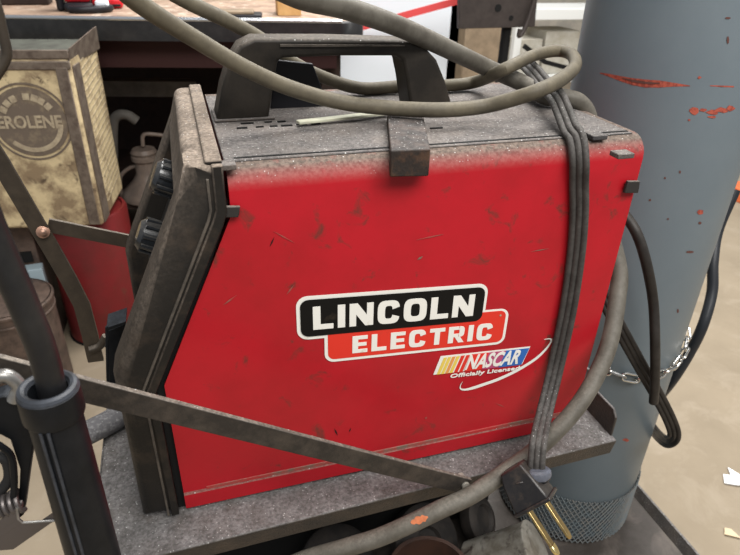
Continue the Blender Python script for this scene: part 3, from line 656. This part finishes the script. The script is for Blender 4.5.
# ================================================================== riveted links at the left
LK = .275
lk = thing('riveted_linkage', 'two brown flat steel bars joined by a copper coloured rivet, left of the welder', 'linkage', tuple(H(92, 362, LK)))
b = B(); sweep(b, [H(-40, 100, LK), H(0, 162, LK), H(30, 213, LK), H(52, 250, LK), H(68, 278, LK), H(82, 305, LK), H(90, 335, LK), H(96, 361, LK)], [(-.0022, -.0095), (.0022, -.0095), (.0022, .0095), (-.0022, .0095)], lambda p: R @ Vector((1, -.55, 0)))
obj('bent_bar', b, 'bar2', lk, .0006)
obj('cross_bar', barbm([H(48, 225, LK + .006), H(138, 243, LK + .006)], .0085, .004, (0, 0, 1)), 'bar2', lk, .0006)
b = B(); c = H(43, 232, LK - .002); vv = (CAM - c).normalized(); lathe(b, [(0, 0), (.0072, 0), (.0072, .003), (.004, .0045), (.004, .0085), (.002, .010), (0, .010)], c, vv, 20); obj('rivet', b, 'rivet', lk)
b = B(); tube(b, [H(90, 350, LK - .004), H(100, 346, LK - .004), H(106, 336, LK - .004)], .005, 10, 4); obj('lug', b, 'bar2', lk)
# angled bracket beside the bezel nose
b = B(); y = .19
prism(b, [H(105, 328, y), H(108, 326, y), H(110, 412, y), H(107, 414, y)], (0, .004, 0))
prism(b, [H(106, 328, y), H(126, 321, y), H(126, 324, y), H(108, 331, y)], (0, .03, 0))
prism(b, [H(108, 331, y + .03), H(126, 324, y + .03), H(126, 405, y + .03), H(110, 410, y + .03)], (0, .003, 0))
tag(obj('steel_bracket', b, 'sleeve', bevel=.0006), 'thin black angled bracket just left of the welder front', 'bracket')
# bent rod at the top left
b = B(); tube(b, [back(-14, -20, .42), back(-3, 8, .42), back(2, 30, .42), back(6.5, 50, .42), back(5, 60, .42), back(-3, 74, .42), back(-16, 92, .42)], .0030, 12, 8)
tag(obj('bent_rod', b, 'bar2'), 'dark bent steel rod poking in at the top left corner', 'rod')
# dusty tool lead lumps on the shelf behind the sleeve
b = B(); tube(b, [Vector((-.18, .10, .012)), Vector((-.135, .12, .012)), Vector((-.105, .14, .0115)), Vector((-.08, .17, .0115))], .013, 14, 6)
tag(obj('cable_end', b, 'filings'), 'stub of thick cable covered in grey filings, on the shelf left of the welder', 'cable')

# ================================================================== work clamp bottom left
CYL = -.095
wc = thing('work_clamp', 'black and silver spring clamp in the bottom left corner', 'clamp', tuple(H(10, 540, CYL)))
b = B(); tube(b, [H(-16, 380, CYL), H(-4, 377, CYL), H(8, 376, CYL), H(19, 386, CYL), H(14, 400, CYL)], .0042, 14, 6); obj('clamp_jaw', b, 'zinc', wc)
b = B(); prism(b, [H(3, 396, CYL), H(35, 400, CYL), H(36, 430, CYL), H(30, 470, CYL), H(24, 515, CYL), H(18, 520, CYL), H(20, 470, CYL), H(10, 440, CYL), H(-10, 430, CYL), H(-10, 400, CYL)], (0, .012, 0)); obj('clamp_arm', b, 'sleeve', wc, .001)
b = B(); tube(b, [H(-10, 440, CYL - .006), H(2, 447, CYL - .006), H(11, 456, CYL - .006), H(14, 475, CYL - .006), H(14, 502, CYL - .006)], .0022, 10, 6); obj('spring_leg', b, 'sleeve', wc)
b = B(); tube(b, [H(-10, 455, CYL), H(6, 460, CYL), H(9, 478, CYL), H(-2, 492, CYL), H(-14, 490, CYL)], .0035, 10, 6); obj('clamp_hook', b, 'blackrub', wc)
b = B(); c0, c1 = H(-22, 512, CYL - .004), H(22, 500, CYL - .004); ax_ = (c1 - c0); q = Vector((0, 0, 1)).rotation_difference(ax_.normalized()); hp = []
for i in range(140): a = 2 * PI * i / 20; hp.append(c0 + ax_ * (i / 139) + q @ Vector((.0068 * math.cos(a), .0068 * math.sin(a), 0)))
sweep(b, hp, circ(.0017, 8)); obj('spring', b, 'spring', wc)
b = B(); pr = [H(17, 508, CYL - .012), H(18.5, 519, CYL - .012), H(23, 523, CYL - .012), H(54, 521, CYL - .012), H(61, 516, CYL - .012), H(62, 508, CYL - .012)]
ex = H(-18, 552, CYL - .008) - H(23, 523, CYL - .012)
inn = [p + Vector((0.0010, 0, .0012)) if i < 3 else p + Vector((-.0010, 0, .0012)) for i, p in enumerate(pr)]
for i in range(len(pr) - 1):
    vs = [pr[i], pr[i + 1], inn[i + 1], inn[i]]; prism(b, vs, ex)
chn2 = obj('clamp_channel', b, 'spring', wc, .0002)
b = B(); sweep(b, [p + Vector((0, 0, .0004)) for p in pr], circ(.0009, 8)); obj('channel_rim', b, 'zinc', chn2)

# ================================================================== things under the shelf
def lathe_thing(name, label, cat, px, py, z, prof, m, axis=(0, 0, 1), group=None, n=40, pt=None):
    c = pt if pt is not None else P(px, py, 2, z); b = B(); lathe(b, prof, c, axis, n); o = obj(name, b, m, origin=c); return tag(o, label, cat, group)
cc = Vector((.40, .085, BZ))
cn = thing('paint_can', 'grimy white metal can lying under the shelf beside the plug', 'can', tuple(cc))
axd = Vector((.55, -.25, .45)).normalized()
b = B(); st = Vector((.350, .085, BZ + .055)); lathe(b, [(0, 0), (.044, 0), (.046, .002), (.046, .10), (.0475, .102), (.0475, .105), (.044, .106)], st, axd, 40); obj('can_body', b, 'can', cn)
b = B(); lathe(b, [(0, .0), (.0435, .0), (.0435, .002), (0, .002)], st + axd * .101, axd, 40); obj('can_lid', b, 'can', cn)
for i, (px, py, rr, tilt, lab) in enumerate(((420, 542, .058, (.25, -.55, .6), 'large dark disc lying between the small disc and the leftmost one below the shelf edge'), (472, 520, .036, (.5, -.5, .55), 'small dark disc next to the grimy white can below the shelf edge'), (335, 565, .058, (.1, -.5, .7), 'leftmost dark disc in the shade below the shelf edge'))):
    tn = Vector(tilt).normalized(); zz = BZ + rr * math.sqrt(1 - tn.z ** 2) + .001; c = T(px, py, zz); x, y, z = c
    b = B(); lathe(b, [(.012, 0), (rr, 0), (rr + .002, .003), (rr + .002, .022), (rr - .003, .026), (.024, .028), (.02, .022), (.012, .022)], (x, y, z), tilt, 40)
    tag(obj('flap_disc', b, 'disc'), lab, 'disc')
b = B(); lathe(b, [(.0, 0), (.038, 0), (.056, .095), (.060, .095), (.061, .115), (.055, .115), (.051, .095), (.035, .008), (0, .008)], (.262, .066, BZ), (0, 0, 1), 36)
tag(obj('clay_pot', b, 'clay'), 'small brown clay pot on the cart base under the shelf', 'pot')
tb = thing('dark_filler', 'added black box filling in the shade at the back of the cart base', 'dark filler', (.12, .235, BZ))  # added stand-in box, blackens the shaded space under the shelf
b = B(); box(b, (-.08, .222, BZ), (.445, .262, -.20)); obj('filler_body', b, 'gap', tb, .004)
b = B(); box(b, (-.083, .219, -.199), (.448, .264, -.165)); obj('filler_top', b, 'sleeve', tb, .006)
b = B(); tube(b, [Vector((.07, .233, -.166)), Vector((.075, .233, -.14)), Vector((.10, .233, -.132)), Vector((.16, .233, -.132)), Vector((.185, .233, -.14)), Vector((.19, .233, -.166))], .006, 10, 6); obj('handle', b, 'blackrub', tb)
# floor bits
b = B(); c = P(731, 480, 2, FL + .002); prism(b, [c + Vector((x, y, 0)) for x, y in ((-.022, -.004), (-.006, .016), (.008, .01), (.02, .03), (.03, .0), (.02, -.022), (.0, -.016))], (0, 0, .0025)); tag(obj('paper_scrap', b, 'paper'), 'white paper scrap on the concrete at the right edge', 'paper scrap')
b = B(); c = P(730, 533, 2, FL + .002); prism(b, [c + Vector((x, y, 0)) for x, y in ((-.014, -.0), (-.002, .012), (.008, .006), (.01, -.016))], (0, 0, .002)); tag(obj('dry_leaf', b, 'leaf'), 'small tan dry leaf on the concrete in the bottom right corner', 'leaf')
b = B(); c = P(743, 202, 2, FL); box(b, c + Vector((-.03, -.02, 0)), c + Vector((.2, .1, .06))); tag(obj('orange_block', b, 'orange2', bevel=.005), 'orange object on the floor at the right edge beyond the cylinder', 'block')

# ================================================================== left background: tin, drums, cans
tinT = thing('oil_tin', 'large rusty cream oil tin with a round faded emblem, left of the welder', 'oil tin', (-.31, 1.08, -.125))
TYF = 1.0; tx1 = H(68, 55, TYF).x; tz0, tz1 = -.125, H(60, 52, TYF).z
tx0 = tx1 - .26; TD = .24
b = B(); box(b, (tx0, TYF, tz0), (tx1, TYF + TD, tz1 - .01)); obj('tin_body', b, 'tin', tinT, .008, 3)
b = B(); box(b, (tx0 + .004, TYF + .004, tz1 - .0105), (tx1 - .004, TYF + TD - .004, tz1 - .0085)); obj('shaded_tin_top', b, 'tintop_shaded', tinT)
b = B(); box(b, (tx0, TYF - .002, tz1 - .014), (tx1 + .001, TYF + .004, tz1 + .004)); box(b, (tx0 - .001, TYF - .0035, tz1 - .035), (tx1 + .001, TYF, tz1 - .018)); obj('top_seam', b, 'tinedge', tinT, .002)
b = B(); pf = Vector((tx1, TYF - .002, tz1 - .0)); 
prism(b, [Vector((tx1 - .006, TYF, tz1 - .03)), Vector((tx1 + .002, TYF + .004, tz1 + .006)), Vector((tx1 + .004, TYF + .12, tz1 + .014)), Vector((tx1 + .004, TYF + TD, tz1 + .020)), Vector((tx1 + .003, TYF + TD, tz1 - .03))], (.003, 0, 0)); obj('torn_lip', b, 'tinedge', tinT)
b = B(); box(b, (tx1 - .030, TYF - .004, tz0 + .004), (tx1 - .006, TYF, tz1 - .03)); obj('corner_strip', b, 'tinedge', tinT, .002)
b = B(); box(b, (tx1 - .0, TYF + .01, tz0 + .004), (tx1 + .003, TYF + .06, tz1 - .03)); obj('corner_strip', b, 'tinedge', tinT, .001)
b = B()
for k in range(22):
    z = tz0 + .03 + k * .0155
    prism(b, [Vector((tx1, TYF + .075, z)), Vector((tx1, TYF + .225, z + .018)), Vector((tx1, TYF + .225, z + .0215)), Vector((tx1, TYF + .075, z + .0035))], (.001, 0, 0))
obj('side_ribs', b, 'tinrib', tinT)
ec = H(29, 124, TYF)
b = B(); lathe(b, [(0, 0), (.074, 0), (.074, .0012), (0, .0012)], ec + Vector((0, -.0005, 0)), (0, -1, 0), 48); obj('emblem_disc', b, 'tinink', tinT)
b = B(); ring = [ec + Vector((.081 * math.cos(2 * PI * k / 48), -.001, .081 * math.sin(2 * PI * k / 48))) for k in range(48)]; sweep(b, ring, [(-.002, 0), (.002, 0), (.002, .001), (-.002, .001)], (0, -1, 0), closed=True); obj('emblem_ring', b, 'tinink', tinT)
def onf(x, z, d): return Vector((x, TYF - .0022 - d, z))
obj('emblem_lettering', text_on('ZEROLENE', ec.x - .089, ec.x + .064, ec.z - .013, ec.z + .015, onf, bold=.03), 'tinletter', tinT, smooth=False)
b = B()
for k, a in enumerate((2.6, 2.3, 2.0, 1.5, 1.2, .95, .65)):
    cc2 = ec + Vector((.054 * math.cos(a), -.0022, .054 * math.sin(a))); u = Vector((-math.sin(a), 0, math.cos(a))); v = Vector((math.cos(a), 0, math.sin(a)))
    prism(b, [cc2 + u * .007 - v * .007, cc2 + u * .007 + v * .007, cc2 - u * .006 + v * .007, cc2 - u * .006 - v * .007], (0, -.0008, 0))
ar = [ec + Vector((.060 * math.cos(a), -.0022, .060 * math.sin(a))) for a in [-.1 - k * .12 for k in range(20)]]
sweep(b, ar, [(-.005, 0), (.005, 0), (.005, .0008), (-.005, .0008)], (0, -1, 0)); obj('emblem_marks', b, 'tinletter', tinT, smooth=False)

pv = Vector((tx1, TYF, 0)); tinT.location = pv + Matrix.Rotation(-.14, 3, 'Z') @ (tinT.location - pv); tinT.rotation_euler.z = -.14

dc = H(98, 270, 1.155); dr = .102
drm = thing('red_drum', 'faded red round drum on the floor under the oil tin', 'drum', (dc.x, dc.y, FL))
b = B(); lathe(b, [(0, 0), (dr - .004, 0), (dr, .004), (dr, .36), (dr - .004, .366), (dr - .010, .366), (dr - .012, .36), (0, .36)], (dc.x, dc.y, FL), n=48); obj('drum_body', b, 'drum', drm)
b = B(); lathe(b, [(dr, .0), (dr + .003, .001), (dr + .003, .006), (dr, .007)], (dc.x, dc.y, FL), n=48); obj('rim', b, 'gap', drm)
rc = H(14, 320, .95)
rcn = thing('rusty_can', 'open rusty round can on the floor at the left edge', 'can', (rc.x, rc.y, FL))
rt = H(20, 296, .95).z
RR = .093
b = B(); lathe(b, [(0, 0), (RR, 0), (RR, rt - FL), (RR - .003, rt - FL), (RR - .003, .01), (0, .01)], (rc.x, rc.y, FL), n=40); obj('can_body', b, 'rust', rcn)
b = B(); lathe(b, [(RR - .001, rt - FL - .012), (RR + .004, rt - FL - .009), (RR + .004, rt - FL - .003), (RR - .001, rt - FL)], (rc.x, rc.y, FL), n=40); lathe(b, [(RR - .001, rt - FL - .035), (RR + .0025, rt - FL - .033), (RR + .0025, rt - FL - .029), (RR - .001, rt - FL - .027)], (rc.x, rc.y, FL), n=40); obj('can_rim', b, 'rust', rcn)
b = B(); bx1 = H(40, 250, 1.13).x; box(b, (bx1 - .28, 1.10, FL), (bx1, 1.26, -.126)); rbx = obj('rusty_box', b, 'rust', bevel=.004); tag(rbx, 'brown rusty metal box supporting the oil tin at the left edge', 'box')
b = B(); c = H(22, 255, 1.098); box(b, c + Vector((-.012, -.003, -.02)), c + Vector((.022, .001, .008))); obj('hasp', b, 'gap', rbx)
c = H(34, 274, 1.06)
b = B(); box(b, (c.x - .022, 1.055, FL), (c.x + .020, 1.090, c.z + .014), Matrix.Rotation(.1, 3, 'Z')); tag(obj('pale_carton', b, 'paleblue', bevel=.002), 'small pale blue carton standing between rusty can and red drum', 'carton')

# ================================================================== workbench
bd = Vector((.695, -.133, 0)).normalized(); bn = Vector((-bd.y, bd.x, 0))
E1 = Vector((.314, 1.182, .3)); BR_ = E1 + bd * .145; BL_ = E1 - bd * 1.9
bench = thing('workbench', 'wooden workbench with a metal edge behind the welder, tools on it', 'workbench', (-.4, 1.5, FL))
b = B(); c2 = BR_ + bn * .03
tp = [BL_ + bn * .01, BR_ - bd * .03 + bn * .01] + [BR_ + bn * .04 + bd * (-.03 + .03 * math.sin(a)) - bn * (.03 * math.cos(a)) for a in (.3, .7, 1.1, 1.5)] + [BR_ + bn * .75, BL_ + bn * .75]
prism(b, [p + Vector((0, 0, -.012)) for p in tp], (0, 0, .010)); obj('top_board', b, 'benchtop', bench)
b = B(); sweep(b, [BL_ + Vector((0, 0, -.028))] + [BR_ - bd * .04 + Vector((0, 0, -.028))] + [BR_ + bn * .04 + bd * (-.03 + .04 * math.sin(a)) - bn * (.04 * math.cos(a)) + Vector((0, 0, -.028)) for a in (.3, .7, 1.1, 1.5)] + [BR_ + bn * .75 + bd * .012 + Vector((0, 0, -.028))],
            [(-.008, -.024), (.008, -.024), (.008, .022), (.004, .027), (-.004, .027), (-.008, .022)], (0, 0, 1)); obj('front_edge', b, 'benchedge', bench)
b = B(); sweep(b, [BL_ + Vector((0, 0, -.002)) - bn * .004, BR_ - bd * .04 + Vector((0, 0, -.002)) - bn * .004], circ(.0055, 10)); obj('edge_highlight', b, 'edgehighlight', bench)  # bright strip stands for the highlight along the metal bench edge
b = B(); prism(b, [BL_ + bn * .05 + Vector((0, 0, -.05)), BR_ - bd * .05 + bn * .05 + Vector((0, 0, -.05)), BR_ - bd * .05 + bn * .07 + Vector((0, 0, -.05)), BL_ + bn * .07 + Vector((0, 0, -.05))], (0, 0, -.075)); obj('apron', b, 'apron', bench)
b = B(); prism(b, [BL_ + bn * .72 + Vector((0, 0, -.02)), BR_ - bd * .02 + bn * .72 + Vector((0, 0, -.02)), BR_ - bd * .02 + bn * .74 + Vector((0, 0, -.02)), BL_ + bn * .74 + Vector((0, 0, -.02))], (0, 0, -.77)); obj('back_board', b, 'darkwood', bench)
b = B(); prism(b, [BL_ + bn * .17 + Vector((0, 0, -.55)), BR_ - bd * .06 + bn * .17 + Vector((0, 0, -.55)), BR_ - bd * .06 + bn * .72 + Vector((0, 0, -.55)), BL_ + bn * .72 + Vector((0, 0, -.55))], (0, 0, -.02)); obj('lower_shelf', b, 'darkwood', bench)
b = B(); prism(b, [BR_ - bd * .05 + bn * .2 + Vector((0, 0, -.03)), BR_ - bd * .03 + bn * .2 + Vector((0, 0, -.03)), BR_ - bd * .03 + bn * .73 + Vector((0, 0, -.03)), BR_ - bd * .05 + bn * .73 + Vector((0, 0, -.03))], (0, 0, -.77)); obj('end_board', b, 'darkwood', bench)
for q_ in (BR_ - bd * .09 + bn * .08, BL_ + bd * .05 + bn * .08):
    b = B(); prism(b, [q_, q_ + bd * .05, q_ + bd * .05 + bn * .05, q_ + bn * .05], (0, 0, -.8)); 
    for v in b.verts: v.co.z -= .0 if v.co.z < 0 else .03
    obj('leg', b, 'darkwood', bench)
ra, rb_ = H(100, 80, 1.55), H(196, 82, 1.5); ra2, rb2 = H(100, 96, 1.55), H(196, 97, 1.5)
b = B(); prism(b, [ra + Vector((-.4, .08, 0)), rb_, rb2, ra2 + Vector((-.4, .08, 0))], (0, .05, 0)); obj('cross_rail', b, 'rail', bench)
# things below the bench
jz = -.25; jp = H(150, 190, 1.5); 
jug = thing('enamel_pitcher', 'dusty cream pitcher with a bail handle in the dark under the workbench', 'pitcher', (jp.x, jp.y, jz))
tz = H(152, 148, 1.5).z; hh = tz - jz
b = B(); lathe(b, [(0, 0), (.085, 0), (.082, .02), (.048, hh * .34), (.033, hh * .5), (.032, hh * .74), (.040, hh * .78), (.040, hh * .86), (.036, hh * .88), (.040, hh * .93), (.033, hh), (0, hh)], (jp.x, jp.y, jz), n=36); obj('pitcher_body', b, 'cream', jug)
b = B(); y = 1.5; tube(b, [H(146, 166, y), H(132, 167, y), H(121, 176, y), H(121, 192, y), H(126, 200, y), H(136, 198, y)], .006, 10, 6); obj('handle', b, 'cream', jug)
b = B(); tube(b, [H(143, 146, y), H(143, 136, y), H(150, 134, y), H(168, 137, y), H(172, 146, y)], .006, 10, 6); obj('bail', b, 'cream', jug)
b = B(); ps = [H(137, 121, 1.42), H(127, 115, 1.42), H(117, 116, 1.42), H(113, 126, 1.42), H(113, 160, 1.42), H(114, 205, 1.42)]; ps.append(Vector((ps[-1].x, 1.42, -.25))); tube(b, ps, .014, 14, 6)
tag(obj('pipe_elbow', b, 'rail'), 'dull pipe bent over at the top, beside the oil tin under the workbench', 'pipe')

# ================================================================== things on the bench
def onb(px, py): return P(px, py, 2, .298)
dl = thing('cordless_drill', 'red and black cordless tool on the bench at the top left', 'power tool', tuple(onb(90, 9)))
o = onb(80, 12)
b = B(); box(b, o + Vector((-.035, -.01, 0)), o + Vector((.035, .06, .022))); obj('battery', b, 'blk', dl, .008)
b = B(); box(b, o + Vector((-.055, .01, .0)), o + Vector((-.036, .08, .10))); obj('tool_body', b, 'blk', dl, .008)
b = B(); box(b, o + Vector((-.034, .0, .022)), o + Vector((.03, .055, .10))); obj('housing', b, 'toolred', dl, .01)
b = B(); cyl(b, o + Vector((.03, .03, .03)), o + Vector((.075, .04, .024)), .02); obj('gear_case', b, 'toolred', dl)
b = B(); tube(b, [o + Vector((-.02, -.035, .010)), o + Vector((.01, -.045, .010)), o + Vector((.05, -.035, .010)), o + Vector((.075, .0, .010)), o + Vector((.04, .02, .012))], .009, 10, 6); obj('strap_loop', b, 'blk', dl)
o = onb(70, 13); b = B(); box(b, o + Vector((.062, .0, .0)), o + Vector((.095, .03, .03))); tag(obj('white_bottle_cap', b, 'board', bevel=.006), 'white cap on the bench beside the red cordless tool', 'cap')
rt_ = thing('red_pliers', 'small red hand tool on the bench right of the cordless tool', 'hand tool', tuple(onb(115, 5)))
o = onb(115, 9)
b = B(); box(b, o + Vector((-.022, 0, .001)), o + Vector((.022, .05, .028))); obj('tool_body', b, 'toolred', rt_, .008)
b = B(); box(b, o + Vector((-.018, -.003, .006)), o + Vector((.016, .0, .012))); obj('black_band', b, 'blk', rt_, .001)
o = onb(20, 6); b = B()
for k in range(4): cyl(b, o + Vector((-.08 + k * .045, .03 + .01 * k, .012)), o + Vector((-.03 + k * .05, .07, .012)), .012, 12)
b.clear(); box(b, o + Vector((-.1, .02, 0)), o + Vector((.07, .1, .02))); tag(obj('black_tool_tray', b, 'darkwood', bevel=.004), 'flat dark tray on the bench in the top left corner', 'tray')
o = onb(228, 19); b = B(); box(b, o + Vector((-.06, 0, 0)), o + Vector((.09, .08, .010)), Matrix.Rotation(-.15, 3, 'Z')); pd = thing('sanding_board', 'tan board on a black pad on the bench above the handle', 'board', tuple(o)); obj('pad', b, 'blk', pd, .003)
b = B(); box(b, o + Vector((-.055, .004, .010)), o + Vector((.07, .075, .017)), Matrix.Rotation(-.15, 3, 'Z')); obj('tan_board', b, 'pad', pd, .002)
o = onb(291, 16); b = B(); box(b, o + Vector((-.03, 0, 0)), o + Vector((.032, .09, .045)), Matrix.Rotation(-.1, 3, 'Z')); tag(obj('wood_block', b, 'wood', bevel=.002), 'small yellow wooden block on the bench above the welder handle', 'wood block')

# ================================================================== right background
p_ = [H(305, -40, 2.0), H(458, -40, 2.0), H(458, 5, 2.0)]
x0_, x1_ = H(300, 10, 2.0).x, H(458, 40, 2.0).x
b = B(); box(b, (x0_, 2.0, H(420, 92, 2.0).z - .2), (x1_, 2.03, .9)); box(b, (x0_, 2.0, FL), (x0_ + .05, 2.03, .5)); box(b, (x1_ - .04, 2.0, FL), (x1_, 2.03, .5)); tag(obj('display_board', b, 'board'), 'large pale white upright panel behind the bench end', 'panel')
b = B(); sa, sb = H(340, 33, 1.95), H(490, -8, 1.7); sweep(b, [sa, sb], [(-.004, -.012), (.004, -.012), (.004, .012), (-.004, .012)], (0, 0, 1)); tag(obj('red_tape', b, 'strap'), 'bright red strap stretched diagonally across the white panel', 'strap')
st_ = thing('steel_stand', 'brown steel plate with bolt holes on a dark post behind the loop of cable', 'stand', (1.15, 1.68, FL))
y = 1.6
b = B(); q0, q1, q2, q3 = H(460, -30, y), H(540, -30, y), H(535, 27, y), H(459, 29, y); prism(b, [q0, q1, q2, q3], (0, .02, 0)); pt = obj('plate', b, 'plate', st_, .002)
for px, py, r_ in ((498, 8, .013), (511, 18, .009)):
    b = B(); c = H(px, py, y); cyl(b, c + Vector((0, .001, 0)), c + Vector((0, -.0015, 0)), r_, 8); obj('bolt_hole', b, 'gap', pt)
b = B(); c = H(508, 28, y + .03); cyl(b, Vector((c.x, y + .04, FL)), Vector((c.x, y + .04, .3)), .018, 20); obj('post', b, 'gap', st_)
b = B(); cyl(b, Vector((c.x, y + .04, FL)), Vector((c.x, y + .04, FL + .02)), .12, 28); obj('foot', b, 'plate', st_)
b = B(); tube(b, [H(536, -10, y - .03), H(532, 8, y - .03), H(524, 30, y - .03), H(519, 36, y - .03), H(520, 29, y - .03)], .008, 10, 5); tag(obj('hook_rod', b, 'plate'), 'thin brown hooked rod hanging in front of the steel plate', 'hook')
# white shelving far right
sh = thing('white_shelving', 'white painted shelving frame far behind, left of the grey cylinder', 'shelving', (2.2, 2.9, FL))
y = 2.8
zt, zb = H(560, 9, y).z, H(560, 20, y).z
b = B(); box(b, (H(535, 14, y).x, y, zb), (H(640, 14, y).x, y + .35, zt)); obj('shelf', b, 'whitepaint', sh, .003)
b = B(); box(b, (H(512, 60, y).x, y, FL), (H(519, 60, y).x, y + .04, .6)); obj('upright', b, 'whitepaint', sh, .003)
b = B(); box(b, (H(640, 60, y).x, y, FL), (H(647, 60, y).x, y + .04, .6)); obj('upright', b, 'whitepaint', sh, .003)
b = B(); box(b, (H(512, 60, y).x, y + .02, H(560, 83, y).z), (H(640, 14, y).x, y + .35, H(560, 76, y).z)); obj('shelf', b, 'whitepaint', sh, .003)
def carton(px0, px1, py0, py1, y, m, lab, name='carton'):
    a, c = H(px0, py0, y), H(px1, py1, y); b = B(); box(b, (a.x, y, c.z), (c.x, y + .25, a.z)); tag(obj(name, b, m, bevel=.004), lab, 'carton')
zs2 = H(560, 76, y).z
for px0, px1, py0, lab, m in ((523, 545, 40, 'pale carton with a dark top on the far white shelving, left one', 'paleblock'), (549, 583, 32, 'pale wide carton on the far white shelving next to the cylinder', 'paleblock')):
    a, c = H(px0, py0, y + .04), H(px1, py0, y + .04); b = B(); box(b, (a.x, y + .06, zs2), (c.x, y + .3, a.z)); tag(obj('carton', b, m, bevel=.004), lab, 'carton')
a, c = H(466, 28, 2.4), H(497, 85, 2.4); b = B(); box(b, (a.x, 2.4, FL), (c.x, 2.65, .25)); tag(obj('tan_carton', b, 'pad', bevel=.006), 'tall tan box standing behind the steel stand, right of the white panel', 'box')
b = B(); ca_, cb_ = H(525, 48, 2.6), H(560, 66, 2.6); 
b = B(); sweep(b, [H(524, 46, 2.72), H(545, 62, 2.72), H(575, 70, 2.72)], [(-.01, -.012), (.01, -.012), (.01, .012), (-.01, .012)], (0, 0, 1)); obj('dark_brace', b, 'gap', sh)
